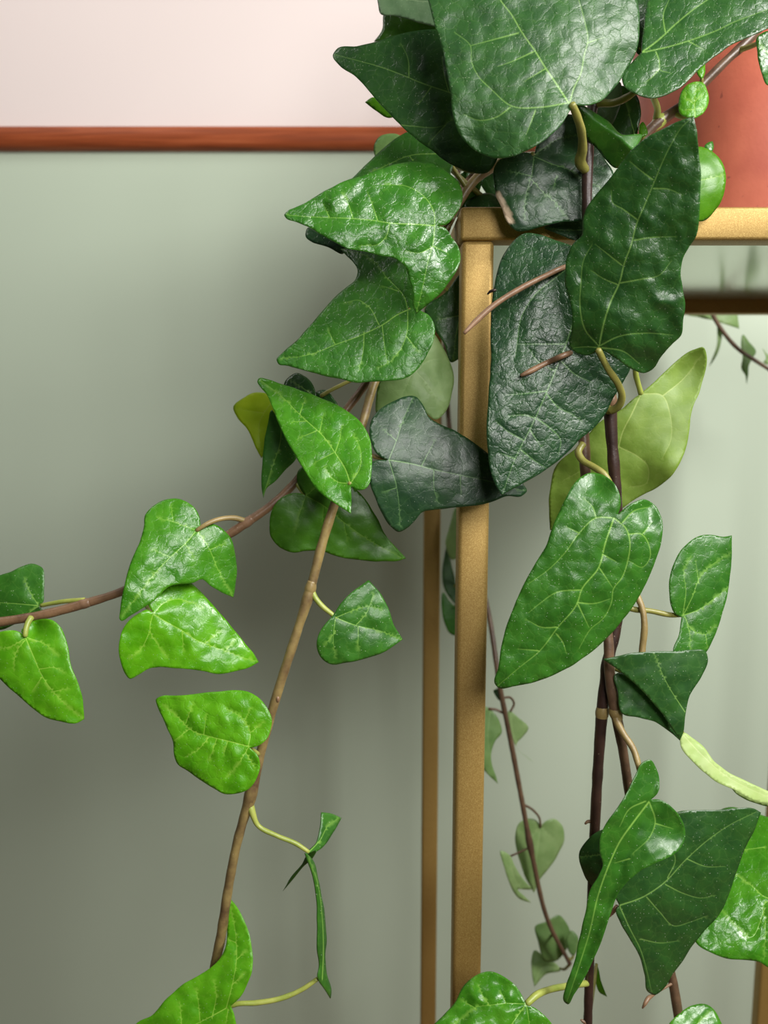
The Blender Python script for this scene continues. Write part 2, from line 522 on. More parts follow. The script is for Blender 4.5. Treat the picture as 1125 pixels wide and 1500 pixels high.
_seed = [0]
CENTRE, STALK_ENDS, BASES = {}, [], []
def leaf(vine, fr, outline, base, tip, d, mat='mid', sx=0.0, sy=-0.25, cup=0.35, arch=0.25, fold=0.0, veins=(), dry=None,
         puff=1.0, wave=1.0, h=3.4, quilt=1.0, gloss=0.32, thick=0.00035, ridge=None, flaps=(), label=None, warp=None):
    """One ivy leaf: traced outline in photo pixels, laid on a curved blade at its own distance d.
    sx, sy: slope of the blade to the right / downwards; cup, arch: bend of margins and tip; all real depth."""
    _seed[0] += 1
    sd = _seed[0] * 13.7
    pieces = [(outline, d, sx, sy, ridge)] + [tuple(f) + (None,) * (5 - len(f)) for f in flaps]
    bx, by = full(fr, base)
    tx, ty = full(fr, tip)
    L = math.hypot(tx - bx, ty - by)
    ux, uy = (tx - bx) / L, (ty - by) / L
    vw = min(1.5, max(0.85, L / 210.0))        # larger leaves have broader veins
    V, Fc, A_v, A_c, A_d = [], [], [], [], []
    origin = P(bx, by, d)
    for outl, d0, sx_, sy_, rdg in pieces:
        pts = [(full(fr, q), len(q) > 2) for q in outl]
        poly = catmull(pts, h * 0.85, True)
        rng = np.random.RandomState(_seed[0])
        # smooth fine waviness of the margin
        for k in range(len(poly)):
            nv = noise.noise_vector(Vector((poly[k][0] * 0.05, poly[k][1] * 0.05, sd)))
            poly[k] = poly[k] + 0.9 * np.array((nv[0], nv[1]))
        lo, hi = poly.min(0), poly.max(0)
        vl = []
        for vi, vv in enumerate(veins):
            q = catmull([(full(fr, p), False) for p in vv], 1.7, False)
            vl.append((q, 1.0 if vi == 0 else 0.8))
        vpts, vval = [], []
        for q, s in vl:
            n = len(q)
            for k in range(n):
                t = q[min(k + 1, n - 1)] - q[max(k - 1, 0)]
                t = t / (np.linalg.norm(t) + 1e-9)
                nn = np.array((-t[1], t[0]))
                fall = s * (1.0 - 0.75 * k / max(1, n - 1))
                wd = (0.6 + 0.75 * fall) * vw
                vpts.append(q[k]); vval.append(0.15 + 0.85 * fall)
                vpts.append(q[k] + nn * wd); vval.append(0.0)
                vpts.append(q[k] - nn * wd); vval.append(0.0)
        gx = np.arange(lo[0], hi[0], h)
        gy = np.arange(lo[1], hi[1], h * 0.866)
        G = np.array([(x + (h / 2 if j % 2 else 0), y) for j, y in enumerate(gy) for x in gx])
        G = G + rng.uniform(-0.12 * h, 0.12 * h, G.shape)
        G = G[inside(poly, G)]
        if len(G):
            G = G[seg_dist(G, poly, True) > 0.55 * h]
        if len(vpts):
            vp = np.array(vpts); vv_ = np.array(vval)
            ok = inside(poly, vp)
            vp, vv_ = vp[ok], vv_[ok]
            if len(vp):
                ok = seg_dist(vp, poly, True) > 0.8
                vp, vv_ = vp[ok], vv_[ok]
            # drop near duplicates, centre lines first
            order = np.argsort(-vv_, kind='stable')
            keep, cells = [], {}
            for i in order:
                c = (int(vp[i][0] // 0.5), int(vp[i][1] // 0.5))
                if any((c[0] + a, c[1] + b) in cells for a in (-1, 0, 1) for b in (-1, 0, 1)): continue
                cells[c] = 1
                keep.append(i)
            vp, vv_ = vp[keep], vv_[keep]
            if len(G) and len(vl):
                dm = np.full(len(G), 1e9)
                for q, s in vl: dm = np.minimum(dm, seg_dist(G, q))
                G = G[dm > 3.0]
        else:
            vp, vv_ = np.zeros((0, 2)), np.zeros(0)
        allp = np.vstack([poly, vp, G]) if len(G) else np.vstack([poly, vp])
        val = np.concatenate([np.zeros(len(poly)), vv_, np.zeros(len(allp) - len(poly) - len(vp))])
        npol = len(poly)
        r = delaunay_2d_cdt([Vector(p) for p in allp], [], [list(range(npol))], 1, 1e-4)
        ov, of, orig = r[0], r[2], r[3]
        p2 = np.array([(v.x, v.y) for v in ov])
        va = np.array([max([val[i] for i in og], default=0.0) for og in orig])
        # depth of the blade
        dx, dy = p2[:, 0] - bx, p2[:, 1] - by
        u = (dx * ux + dy * uy) / L
        v = (-dx * uy + dy * ux) / L
        Lm = L * d0 / F
        dep = (sx_ * dx + sy_ * dy) * d0 / F
        dep += Lm * (cup * v * v + arch * np.maximum(u, 0) ** 2 * 0.5 + fold * np.abs(v))
        if rdg is not None:
            # a crease along a line: (points, height) ; depth grows away from it
            q = np.array([full(fr, p) for p in rdg[0]])
            dep += rdg[1] * seg_dist(p2, q) * d0 / F
        if warp is not None:
            for (cx, cy, rad, amp) in warp:
                cx, cy = full(fr, (cx, cy))
                dep += amp * np.exp(-((p2[:, 0] - cx) ** 2 + (p2[:, 1] - cy) ** 2) / (rad / fr[2]) ** 2)
        if vl:
            dm = np.full(len(p2), 1e9)
            for q, s in vl: dm = np.minimum(dm, seg_dist(p2, q))
            dep -= puff * 0.0005 * (1 - np.exp(-dm / 9.0)) * d0 / 0.36
        nz = np.array([noise.noise(Vector((x * 0.022, y * 0.022, sd))) + 0.45 * noise.noise(Vector((x * 0.06, y * 0.06, sd + 5))) for x, y in p2])
        dep += wave * 0.0012 * nz
        off = len(V)
        for (x, y), dd in zip(p2, dep):
            V.append(P(x, y, d0 + dd) - origin)
        mm = d0 / F * 1000
        A_c += [(x * mm + sd, y * mm, 0.0) for x, y in p2]
        A_v += list(va)
        if dry is not None:
            dp = np.array([full(fr, p) for p in dry[0]])
            rad = dry[1] / fr[2]
            dd = seg_dist(p2, dp)
            jag = np.array([noise.noise(Vector((x * 0.12, y * 0.12, 3.3))) for x, y in p2])
            A_d += list(np.clip((rad * (1 + 0.5 * jag) - dd) / 2.5, 0, 1))
        else:
            A_d += [0.0] * len(p2)
        for f in of:
            f = list(f)
            a, b, c = (p2[f[0]], p2[f[1]], p2[f[2]])
            cr = (b[0] - a[0]) * (c[1] - a[1]) - (b[1] - a[1]) * (c[0] - a[0])
            if cr > 0: f = f[::-1]            # faces the viewer's side
            Fc.append([i + off for i in f])
    me = bpy.data.meshes.new('leaf')
    me.from_pydata([tuple(v) for v in V], [], Fc)
    me.update()
    for nm, ty_, vals in (('vein', 'FLOAT', A_v), ('dry', 'FLOAT', A_d)):
        me.attributes.new(nm, ty_, 'POINT').data.foreach_set('value', [float(x) for x in vals])
    me.attributes.new('leafco', 'FLOAT_VECTOR', 'POINT').data.foreach_set('vector', [c for q in A_c for c in q])
    me.polygons.foreach_set('use_smooth', [True] * len(me.polygons))
    for m in leaf_mat(mat, quilt, gloss): me.materials.append(m)
    o = link('leaf', me, vine, origin)
    BASES.append((vine, bx, by, d))
    s = o.modifiers.new('thickness', 'SOLIDIFY')
    s.thickness = thick
    s.offset = -1
    s.material_offset = 1
    s.material_offset_rim = 0
    if label: o['label'] = label
    return o

def stalk(name, parent, pts, mat, fr=(0, 0, 1), step=5.0, knots=(), sides=12):
    """A stem along points (x, y, distance, radius in photo pixels); knots: swellings (index along 0..1, gain, width)."""
    q = catmull([((*full(fr, p), p[2], p[3]), False) for p in pts], step, False)
    cen = [P(a, b, c) for a, b, c, r in q]
    rad = [float(r * c / F) for a, b, c, r in q]
    n = len(cen)
    sd = random.random() * 50
    for i in range(n):
        t = i / (n - 1)
        rad[i] *= 1 + 0.10 * noise.noise(cen[i] * 160)
        for k, g, w in knots:
            rad[i] *= 1 + g * math.exp(-((t - k) / w) ** 2)
    bm = bmesh.new()
    rings = []
    up = Vector((0.3, -1, 0.2)).normalized()
    for i in range(n):
        t = (cen[min(i + 1, n - 1)] - cen[max(i - 1, 0)]).normalized()
        a = t.cross(up)
        if a.length < 1e-4: a = t.orthogonal()
        a.normalize()
        b = t.cross(a).normalized()
        rings.append([bm.verts.new(cen[i] + rad[i] * (math.cos(2 * math.pi * k / sides) * a + math.sin(2 * math.pi * k / sides) * b)) for k in range(sides)])
    for ra, rb in zip(rings, rings[1:]):
        for k in range(sides):
            bm.faces.new((ra[k], ra[(k + 1) % sides], rb[(k + 1) % sides], rb[k]))
    for rg, c, sgn in ((rings[0], cen[0], 1), (rings[-1], cen[-1], -1)):
        tip_ = bm.verts.new(c + (cen[0] - cen[1] if sgn == 1 else cen[-1] - cen[-2]).normalized() * rad[0 if sgn == 1 else -1] * 0.6)
        for k in range(sides):
            bm.faces.new((rg[k], rg[(k + 1) % sides], tip_))
    bmesh.ops.recalc_face_normals(bm, faces=bm.faces)
    o = bm_obj(name, bm, stem_mat(mat), parent, cen[0])
    if name == 'vine': CENTRE[o.name] = list(q)
    if name == 'petiole': STALK_ENDS.extend((cen[0], cen[-1]))
    return o

# frames in which the outlines were read off: left, top, pixels per photo pixel
Q = 3.75
F1, F2, F3, F4 = (600, 0, Q), (825, 0, Q), (400, 200, Q), (680, 320, Q)
F5, F6, F7, F8 = (825, 160, Q), (330, 530, Q), (530, 480, Q), (800, 500, Q)
G1, G2, G3, G4 = (0, 720, Q), (160, 720, 4.6875), (200, 980, Q), (170, 1170, 3.409)
G5, G6, G7, G8 = (700, 660, Q), (850, 770, 3.488), (810, 1090, 3.571), (640, 980, 3.0)
H1, I1, J1, K1, O1 = (400, 0, 2.8125), (200, 750, 2.6786), (600, 700, Q), (960, 280, 4.6875), (0, 0, 1)
C5 = (560, 1380, Q)

# ------------------------------------------------------------------ vines
soil_px = (1110, -70, 0.555)
# vine trailing down the left side, nearest the wall's left half
vA = stalk('vine', ivy, [(1075, -130, .54, 6), (985, -200, .50, 6), (880, -140, .475, 6), (800, 40, .465, 6), (770, 180, .46, 6), (740, 232, .452, 6.5), (697, 262, .44, 6.5), (664, 312, .432, 6.5), (628, 400, .42, 6.5), (580, 500, .407, 6.5), (548, 562, .395, 6.5),
    (531, 622, .388, 6.5), (508, 690, .38, 6.5), (488, 745, .374, 7), (471, 800, .372, 7.2), (455, 862, .37, 7.5), (432, 935, .368, 7.5), (408, 1010, .367, 7.5),
    (385, 1090, .366, 7.5), (367, 1165, .365, 8), (348, 1232, .366, 7.5), (333, 1310, .367, 7.5), (324, 1370, .369, 8), (313, 1425, .373, 8), (304, 1500, .378, 8), (300, 1570, .38, 7)],
    'twoface', knots=((0.655, .25, .006), (0.80, .35, .007)))
vA['label'] = 'brown and olive stem trailing down past the small heart-shaped leaves'
# vine reaching out to the left
vB = stalk('vine', ivy, [(1080, -130, .55, 5.5), (980, -210, .52, 5.5), (865, -140, .49, 5.5), (790, 40, .475, 5.5), (760, 175, .47, 5.5), (735, 228, .462, 6), (690, 262, .45, 6), (655, 315, .44, 6), (610, 420, .425, 6), (560, 520, .41, 6), (534, 565, .405, 6), (508, 600, .402, 6),
    (470, 655, .398, 6), (434, 705, .394, 6.2), (395, 742, .391, 6.5), (362, 765, .389, 6.8), (335, 783, .388, 6.5), (295, 806, .386, 5.5), (240, 838, .384, 5.5), (180, 866, .381, 5.5), (125, 884, .379, 7),
    (60, 901, .377, 7), (0, 911, .376, 7), (-90, 920, .374, 6)], 'twig', knots=((0.635, .3, .008), (0.845, .25, .008)))
vB['label'] = 'brown stem reaching out to the far tip leaves'
# two vines hanging in front of the shelf
vC = stalk('vine', ivy, [(1060, -130, .53, 7), (980, -190, .48, 7), (905, -120, .43, 7), (885, 20, .40, 7), (876, 100, .388, 7), (869, 149, .384, 7.5), (864, 190, .382, 7.5), (861, 240, .381, 7.5), (860, 304, .380, 7.5), (868, 385, .380, 7.5), (881, 475, .380, 7.5),
    (889, 535, .380, 8.5), (893, 585, .380, 10), (896, 640, .380, 8.5), (901, 705, .380, 8.5), (905, 780, .382, 8.5), (906, 860, .384, 8.5), (903, 915, .384, 8.5), (891, 968, .383, 8), (882, 1043, .382, 9),
    (877, 1110, .382, 8.2), (871, 1220, .383, 8), (866, 1350, .385, 7.5), (861, 1500, .387, 7), (859, 1580, .388, 7)], 'dark', knots=((0.175, .25, .008), (0.684, .22, .006)))
vC['label'] = 'dark brown stem hanging straight down in front of the shelf'
vD = stalk('vine', ivy, [(1075, -130, .54, 6), (985, -205, .50, 6), (900, -130, .45, 6), (880, 60, .43, 6), (870, 200, .42, 6.5), (862, 330, .396, 6.5), (850, 480, .394, 7), (853, 600, .392, 7.5), (856, 655, .390, 8), (858, 700, .390, 7.5), (868, 800, .388, 7.5), (884, 890, .383, 7.5),
    (891, 935, .379, 7.5), (893, 985, .377, 8.2), (902, 1043, .377, 9), (911, 1090, .379, 7.5), (922, 1163, .382, 7.2), (945, 1290, .385, 7), (984, 1430, .385, 7.2), (994, 1490, .385, 8), (1003, 1570, .385, 8)], 'brown', knots=((0.40, .2, .008), (0.652, .2, .006)))
vD['label'] = 'brown stem twisting beside the dark one'
# vine lying across the pot
vE = stalk('vine', ivy, [(1140, -130, .51, 6), (1165, -160, .47, 6), (1160, -60, .46, 6), (1125, 25, .458, 6), (1094, 61, .455, 6.2), (1065, 88, .452, 6.2), (1033, 120, .446, 6.2), (996, 157, .44, 6.6), (969, 176, .436, 7.5), (950, 192, .43, 6.5), (930, 222, .42, 5.5), (915, 262, .41, 5)], 'brown')
vE['label'] = 'grey-brown stem crossing in front of the pot'
# thin vines behind, under the shelf and behind the stand
vF = stalk('vine', ivy, [(1110, -140, .58, 3.5), (1000, -200, .68, 3.5), (850, -120, .75, 3.5), (720, 120, .78, 3.5), (655, 330, .79, 3.5), (652, 480, .775, 3.5), (668, 700, .72, 3.5), (700, 830, .66, 3.6), (716, 900, .64, 3.8), (733, 1010, .62, 4), (748, 1085, .62, 4), (764, 1170, .62, 4), (781, 1260, .62, 3.8), (804, 1352, .62, 3.6), (835, 1412, .62, 3.2)], 'brown', knots=((0.63, .5, .008), (0.90, .5, .008)))
vF['label'] = 'thin blurred stem trailing behind the gold leg'
vG = stalk('vine', ivy, [(1130, -140, .60, 3), (1120, -190, .69, 3), (1080, -60, .785, 3), (1060, 200, .80, 3), (1045, 380, .81, 3), (1040, 450, .815, 3), (1060, 487, .815, 3), (1086, 515, .815, 2.8), (1103, 526, .815, 2.8), (1125, 540, .815, 2.6), (1190, 575, .815, 2.4)], 'brown')
vG['label'] = 'thin blurred stem behind the stand near the wall'

# pale collars where leaf stalks leave the stems
for v_, pts_, m_ in ((vA, [(457, 851, .370, 7), (455, 861, .370, 9.2), (452, 872, .370, 7.4)], 'tan'), (vA, [(369, 1158, .365, 7.5), (367, 1168, .365, 9.6), (364, 1180, .365, 8)], 'tan'),
        (vC, [(892, 574, .380, 9), (893, 588, .379, 11), (895, 601, .380, 8.6)], 'root'), (vC, [(883, 1034, .382, 8.5), (882, 1044, .382, 10.4), (881, 1053, .382, 8.5)], 'tan'),
        (vD, [(900, 1034, .377, 8.5), (902, 1044, .377, 10.4), (905, 1054, .377, 8.4)], 'tan'), (vE, [(974, 172, .437, 7), (966, 178, .436, 9), (956, 187, .433, 7)], 'lime'),
        (vB, [(370, 759, .389, 6.6), (362, 765, .389, 8), (352, 771, .389, 6.8)], 'root'), (vB, [(132, 882, .379, 6.6), (124, 884, .379, 8), (116, 886, .379, 7)], 'root')):
    stalk('node', v_, [tuple(p) for p in pts_], m_, (0, 0, 1), 2.0)

pet = lambda v, pts, mat='olive', fr=O1, **k: stalk('petiole', v, pts, mat, fr, 4.0, **k)
root = lambda v, pts, mat='root', fr=O1: stalk('aerial_root', v, pts, mat, fr, 4.0)

# ------------------------------------------------------------------ leaves on the vine over the shelf edge
# broad leaf at the top
leaf(vC, O1, [(627, 0), (632, 21), (639, 45), (647, 69), (655, 107), (660, 139), (664, 171), (671, 192), (685, 211), (704, 225), (728, 232), (749, 229), (773, 220), (797, 205), (821, 184), (836, 160, 1), (839, 153, 1),
    (856, 154), (880, 148), (905, 122), (920, 99), (931, 78), (936, 53), (937, 27), (933, 0), (915, -45), (880, -85), (820, -115), (760, -150), (692, -185, 1), (640, -125), (618, -60), (622, -22)],
    (835, 151), (692, -185), .345, 'dark', sx=.06, sy=-.27, cup=.4, arch=.1, quilt=1.0, gloss=.43, puff=1.0, warp=((930, 120, 70, .010), (700, 225, 50, .006)),
    veins=[[(832, 149), (813, 120), (797, 96), (784, 75), (765, 48), (749, 21), (733, 0), (712, -80), (695, -170)],
           [(830, 151), (792, 157), (749, 155), (720, 131), (701, 112), (691, 91), (689, 67), (667, 48)], [(757, 49), (689, 67)], [(749, 156), (728, 171), (701, 176), (680, 168)],
           [(784, 163), (771, 197)], [(835, 149), (840, 131), (851, 107), (856, 80), (861, 61), (856, 29), (848, 0), (840, -40)], [(860, 63), (883, 55)], [(783, 75), (745, 92), (730, 97)], [(800, 100), (770, 118)]])
pet(vC, [(838, 153, .345, 5), (845, 170, .35, 5.5), (852, 195, .36, 6), (853, 220, .37, 6.5), (850, 238, .376, 7.5), (858, 250, .380, 6)], 'olive')
# leaf at the top right
leaf(vC, O1, [(949, -5), (943, 35), (940, 60), (940, 76, 1), (926, 90), (911, 115), (916, 128), (932, 137), (956, 144), (974, 140), (998, 127), (1022, 103), (1046, 83), (1073, 65), (1102, 52), (1125, 41), (1180, 10), (1235, -45, 1), (1180, -95), (1100, -115), (1020, -95), (960, -50)],
    (940, 76), (1235, -45), .365, 'dark', sx=-.1, sy=-.45, cup=.3, arch=.1, quilt=1.2, gloss=.36,
    veins=[[(940, 77), (964, 59), (990, 35), (1017, 13), (1036, 0), (1080, -30)], [(941, 77), (985, 67), (1017, 57), (1049, 45), (1076, 32), (1105, 21), (1140, 8)], [(961, 76), (966, 91), (966, 101), (982, 107)], [(966, 101), (953, 115), (946, 120)], [(1008, 60), (1030, 72)], [(975, 50), (972, 20), (980, 0)]])
pet(vC, [(868, 152, .384, 6), (880, 151, .382, 5.5), (897, 151, .379, 5), (916, 144, .374, 5), (932, 132, .37, 4.5), (942, 110, .37, 4), (942, 82, .367, 3.5)], 'olive')
pet(vE, [(961, 178, .436, 5), (963, 160, .43, 4.5), (957, 143, .42, 4.5), (945, 120, .40, 4), (938, 100, .39, 4)], 'lime')
# pointed leaf at the upper left
leaf(vA, H1, [(247, 228), (262, 202), (350, 188), (430, 170), (520, 140), (600, 125), (665, 122), (760, 140), (860, 210), (930, 330), (955, 500), (925, 650), (880, 712), (815, 712), (740, 680), (640, 610), (540, 530), (470, 460), (400, 380), (340, 315), (270, 265)],
    (890, 440), (247, 225), .385, 'dark', sx=-.12, sy=-.28, cup=.3, arch=.15, quilt=.9, gloss=.36,
    veins=[[(890, 430), (810, 410), (725, 380), (620, 345), (530, 308), (440, 275), (350, 250), (255, 225)], [(725, 380), (705, 310), (695, 240)], [(470, 480), (500, 505), (580, 520), (705, 515), (740, 490)], [(560, 320), (555, 240), (530, 185)], [(710, 515), (640, 590)], [(650, 360), (600, 430)]])
pet(vA, [(890 / 2.8125 + 400, 156, .386, 4), (735, 175, .40, 4.5), (742, 215, .43, 5), (740, 232, .452, 5)], 'olive')
# leaf tucked behind it
leaf(vA, O1, [(511, 266, 1), (533, 244), (557, 221), (587, 198), (606, 190), (640, 195), (665, 225), (655, 262), (605, 285), (545, 282)], (650, 220), (511, 266), .425, 'mid', sx=.1, sy=-.5, cup=.2, gloss=.4,
    veins=[[(650, 225), (600, 228), (560, 245), (520, 264)], [(600, 228), (620, 260)]])
leaf(vA, O1, [(549, 228), (548, 212), (556, 200), (580, 196), (600, 215), (580, 240)], (600, 215), (549, 222), .47, 'farlow', sy=-.2, veins=())
leaf(vC, O1, [(552, -30), (554, 5), (557, 20), (578, 23), (600, 28), (617, 34), (645, 38), (700, 5), (640, -70)], (700, 0), (553, -10), .46, 'dusty', sy=-.3, gloss=.4, quilt=.4, veins=[[(690, 0), (620, 2), (556, -8)]])
leaf(vC, O1, [(562, 20), (560, 43), (548, 61, 1), (580, 57), (613, 48), (650, 48), (650, 18), (600, 8)], (650, 30), (549, 60), .475, 'olive', sy=-.2, veins=())
leaf(vA, O1, [(535, 150, 1), (546, 142), (560, 150), (585, 165), (572, 172), (551, 162)], (585, 168), (535, 150), .43, 'lime', sy=-.2, veins=())
# dark leaf with a dry patch, over the rail
leaf(vC, O1, [(783, 226, 1), (792, 195), (820, 168), (850, 172), (872, 205), (885, 232), (898, 252), (897, 290), (875, 325), (850, 325), (821, 325), (797, 331), (776, 337), (757, 338), (745, 328), (736, 307), (727, 288), (724, 267), (723, 248), (731, 235), (749, 228), (771, 223)],
    (782, 228), (895, 285), .388, 'deep', sx=.0, sy=-.28, cup=.25, arch=.2, quilt=.8, gloss=.40, label='dark leaf with a dry tan patch on its margin', dry=([(729, 287), (737, 303), (746, 322)], 26.0 / 3.75),
    veins=[[(782, 229), (808, 240), (832, 248), (851, 260), (880, 275)], [(782, 229), (779, 256), (771, 283), (768, 320)], [(779, 263), (797, 283), (813, 296), (830, 320)], [(784, 226), (815, 205), (845, 198)], [(779, 258), (745, 250)], [(815, 260), (810, 275)]])
pet(vC, [(781, 227, .388, 4), (770, 236, .40, 4), (775, 245, .415, 4), (830, 235, .40, 4), (858, 246, .385, 4)], 'olive')
leaf(vC, F1, [(740, 1250), (800, 1225), (880, 1205), (960, 1205), (1010, 1260), (980, 1320), (880, 1312), (800, 1275)], (1000, 1260), (740, 1250), .392, 'deep', sy=-.4, gloss=.4, veins=[[(1000, 1260), (860, 1265), (750, 1252)]])
# long leaf with its tip up
leaf(vC, F5, [(718, 38, 1), (735, 130), (746, 250), (757, 370), (752, 480), (747, 600), (730, 700), (690, 760), (655, 830), (645, 900), (655, 980), (670, 1060), (660, 1150), (650, 1240), (600, 1290), (540, 1360), (490, 1430), (440, 1450), (390, 1435), (320, 1390), (260, 1350), (225, 1328), (195, 1325, 1),
    (150, 1345), (90, 1345), (40, 1310), (45, 1220), (50, 1130), (30, 1040), (10, 960), (10, 900), (25, 800), (55, 740), (100, 690), (105, 620), (120, 560), (170, 480), (230, 410), (300, 320), (370, 230), (450, 160), (540, 110), (620, 70)],
    (195, 1310), (715, 40), .352, 'dark', sx=-.28, sy=.12, cup=.45, arch=-.1, puff=.9, wave=1.0, quilt=.7, gloss=.32, warp=((560, 1140, 60, .0015), (540, 1060, 40, -.0012), (590, 980, 60, .001), (60, 1330, 120, .008), (460, 1440, 120, .006)),
    veins=[[(195, 1310), (225, 1170), (260, 1060), (310, 950), (335, 850), (375, 740), (400, 640), (450, 520), (500, 400), (550, 280), (600, 180), (650, 100), (705, 48)], [(195, 1300), (120, 1210), (95, 1110), (98, 950), (112, 830), (160, 740)], [(200, 1300), (300, 1250), (450, 1230), (600, 1240)], [(310, 955), (420, 935), (530, 910), (590, 840)],
           [(320, 855), (250, 800), (180, 745)], [(390, 720), (480, 705), (610, 700)], [(405, 605), (330, 550), (270, 510), (265, 450)], [(305, 965), (220, 930), (160, 890)], [(495, 435), (580, 440), (650, 470)], [(490, 385), (430, 340), (370, 290)], [(195, 1310), (130, 1305), (60, 1310)], [(215, 1310), (330, 1330), (420, 1400)]])
pet(vC, [(876, 512, .353, 4.5), (891, 541, .357, 5), (906, 564, .362, 5.2), (911, 581, .366, 5.5), (905, 596, .37, 6), (892, 601, .374, 6.5), (884, 590, .378, 5.5)], 'olive')
root(vC, [(868, 520, .372, 3.5), (871, 534, .374, 3.5), (876, 545, .376, 3.2), (885, 550, .38, 3)])
# bright leaf peeping out behind it, and bits around the pot
leaf(vC, O1, [(925, -30), (955, -30), (962, 30), (952, 72), (938, 80), (928, 40)], (940, 75), (940, -30), .41, 'dark', sx=.2, veins=())
leaf(vD, F2, [(745, 805), (800, 820), (860, 870), (890, 940), (892, 1010), (875, 1090), (840, 1150), (758, 1217), (690, 1200), (660, 1000), (690, 850)], (690, 1000), (890, 960), .385, 'lime', sx=.2, sy=-.2, gloss=.4, quilt=.3, veins=[[(690, 1000), (780, 985), (885, 960)]])
leaf(vE, F2, [(775, 802), (800, 778), (822, 775, 1), (828, 800), (815, 835), (790, 830)], (790, 830), (822, 776), .41, 'mid', veins=())
leaf(vE, F2, [(735, 447), (772, 457), (794, 505), (795, 570), (770, 620), (730, 646, 1), (680, 642), (642, 622), (635, 560), (650, 500), (690, 462)], (725, 640), (735, 447), .428, 'bright', sy=-.1, cup=.5, quilt=1.4, gloss=.4,
    veins=[[(725, 640), (722, 580), (725, 520), (735, 455)], [(722, 575), (680, 540), (660, 510)], [(722, 560), (760, 520)], [(724, 600), (770, 590)], [(724, 600), (670, 600)], [(725, 510), (750, 480)]])
leaf(vE, F2, [(730, 388), (780, 350, 1), (777, 405), (762, 432), (742, 415)], (760, 430), (780, 350), .44, 'bright', veins=())
leaf(vE, F2, [(1066, 205), (1125, 170), (1190, 240), (1190, 420), (1125, 466), (1088, 385), (1068, 290)], (1150, 182), (1100, 440), .43, 'mid', sx=.2, sy=-.2, veins=[[(1180, 330), (1130, 300), (1080, 240)]])
leaf(vE, F2, [(300, 470), (350, 475), (405, 525), (427, 600), (415, 690), (400, 750), (330, 745), (270, 700), (253, 620), (268, 550)], (400, 740), (310, 470), .415, 'dark', sx=.2, sy=-.1, quilt=.4, veins=[[(390, 730), (360, 620), (320, 490)]])
leaf(vE, F2, [(418, 690), (438, 668), (458, 705), (462, 735), (430, 752)], (440, 750), (436, 670), .41, 'lime', veins=())
leaf(vC, F2, [(160, 590), (220, 510), (310, 450), (300, 620), (260, 690), (190, 640)], (180, 600), (305, 470), .405, 'dusty', gloss=.3, quilt=1.2, veins=())
# folded leaf under the broad one
leaf(vC, F2, [(50, 582), (90, 573), (170, 615), (245, 665), (320, 737), (435, 742), (390, 825), (282, 924), (235, 880), (200, 830), (140, 775), (105, 710)], (60, 582), (420, 790), .366, 'mid', sx=.1, sy=.35, cup=0, arch=0, quilt=.3, gloss=.4,
    ridge=([(60, 580), (180, 665), (310, 755), (380, 825)], .7), veins=())

# three-lobed leaf left of the corner
leaf(vA, F3, [(60, 432), (75, 412), (120, 390), (200, 350), (300, 290), (400, 240), (500, 210), (600, 175), (700, 145), (800, 135), (880, 145), (950, 190), (1010, 240), (1040, 310), (1035, 370), (1000, 430), (950, 485), (900, 490, 1), (940, 500), (985, 560), (1020, 610), (1030, 660), (1010, 730), (960, 810), (900, 880), (840, 935), (785, 974, 1),
    (768, 930), (770, 870), (750, 790), (720, 710), (670, 670), (600, 655), (510, 635), (400, 610), (320, 570), (250, 530), (190, 495), (120, 465), (75, 450)],
    (888, 490), (62, 432), .357, 'mid', sx=.14, sy=-.24, cup=.5, arch=.1, puff=1.5, wave=1.5, quilt=1.3, gloss=.30, warp=((400, 370, 60, .0012), (330, 350, 50, -.0014), (980, 600, 90, .006)),
    veins=[[(888, 490), (780, 482), (640, 475), (560, 462), (430, 450), (300, 445), (190, 440), (80, 431)], [(888, 490), (885, 420), (830, 330), (740, 275), (600, 265)], [(888, 490), (880, 580), (850, 690), (830, 790), (790, 960)], [(640, 478), (625, 540), (580, 590), (480, 600)], [(575, 462), (540, 360), (520, 310)], [(440, 450), (405, 350), (380, 310)], [(310, 445), (280, 380)], [(875, 600), (960, 640)], [(870, 610), (800, 640), (740, 630)]])
pet(vA, [(637, 331, .3605, 3), (646, 328, .375, 4), (655, 322, .40, 4.5), (661, 318, .43, 5)], 'olive')
leaf(vA, F3, [(188, 503), (260, 535), (400, 600), (390, 640), (300, 605), (210, 578), (178, 548)], (390, 620), (180, 525), .40, 'deep', sy=-.4, veins=())
# pointed leaf below it
leaf(vA, F3, [(20, 1228), (60, 1180), (120, 1130), (200, 1040), (270, 960), (330, 890), (400, 830), (455, 780), (466, 740), (440, 690), (400, 650), (373, 618, 1), (450, 605), (560, 620), (660, 650), (740, 720), (780, 830), (805, 950), (850, 975), (885, 1030), (887, 1100), (850, 1190), (800, 1270), (740, 1322), (640, 1340), (550, 1345), (460, 1352), (380, 1335), (260, 1310), (140, 1275), (70, 1257), (30, 1250)],
    (745, 955), (20, 1228), .374, 'mid', sx=-.1, sy=-.40, cup=.35, arch=.15, puff=1.2, quilt=1.4, gloss=.38,
    veins=[[(745, 950), (690, 975), (600, 1035), (520, 1075), (450, 1105), (350, 1140), (240, 1185), (140, 1210), (50, 1217)], [(740, 950), (720, 880), (670, 820), (620, 770), (570, 700), (500, 650), (410, 630)], [(740, 960), (735, 1080), (700, 1170), (650, 1230), (580, 1270)], [(600, 1040), (610, 1130), (625, 1230)], [(580, 1030), (530, 940), (470, 900), (400, 910)], [(500, 1080), (495, 1180), (470, 1290)], [(690, 850), (600, 820)], [(735, 1100), (800, 1180)], [(340, 1140), (300, 1060)]])
pet(vA, [(599, 455, .375, 4), (606, 448, .385, 4), (609, 440, .40, 4.5), (611, 438, .416, 5)], 'olive')
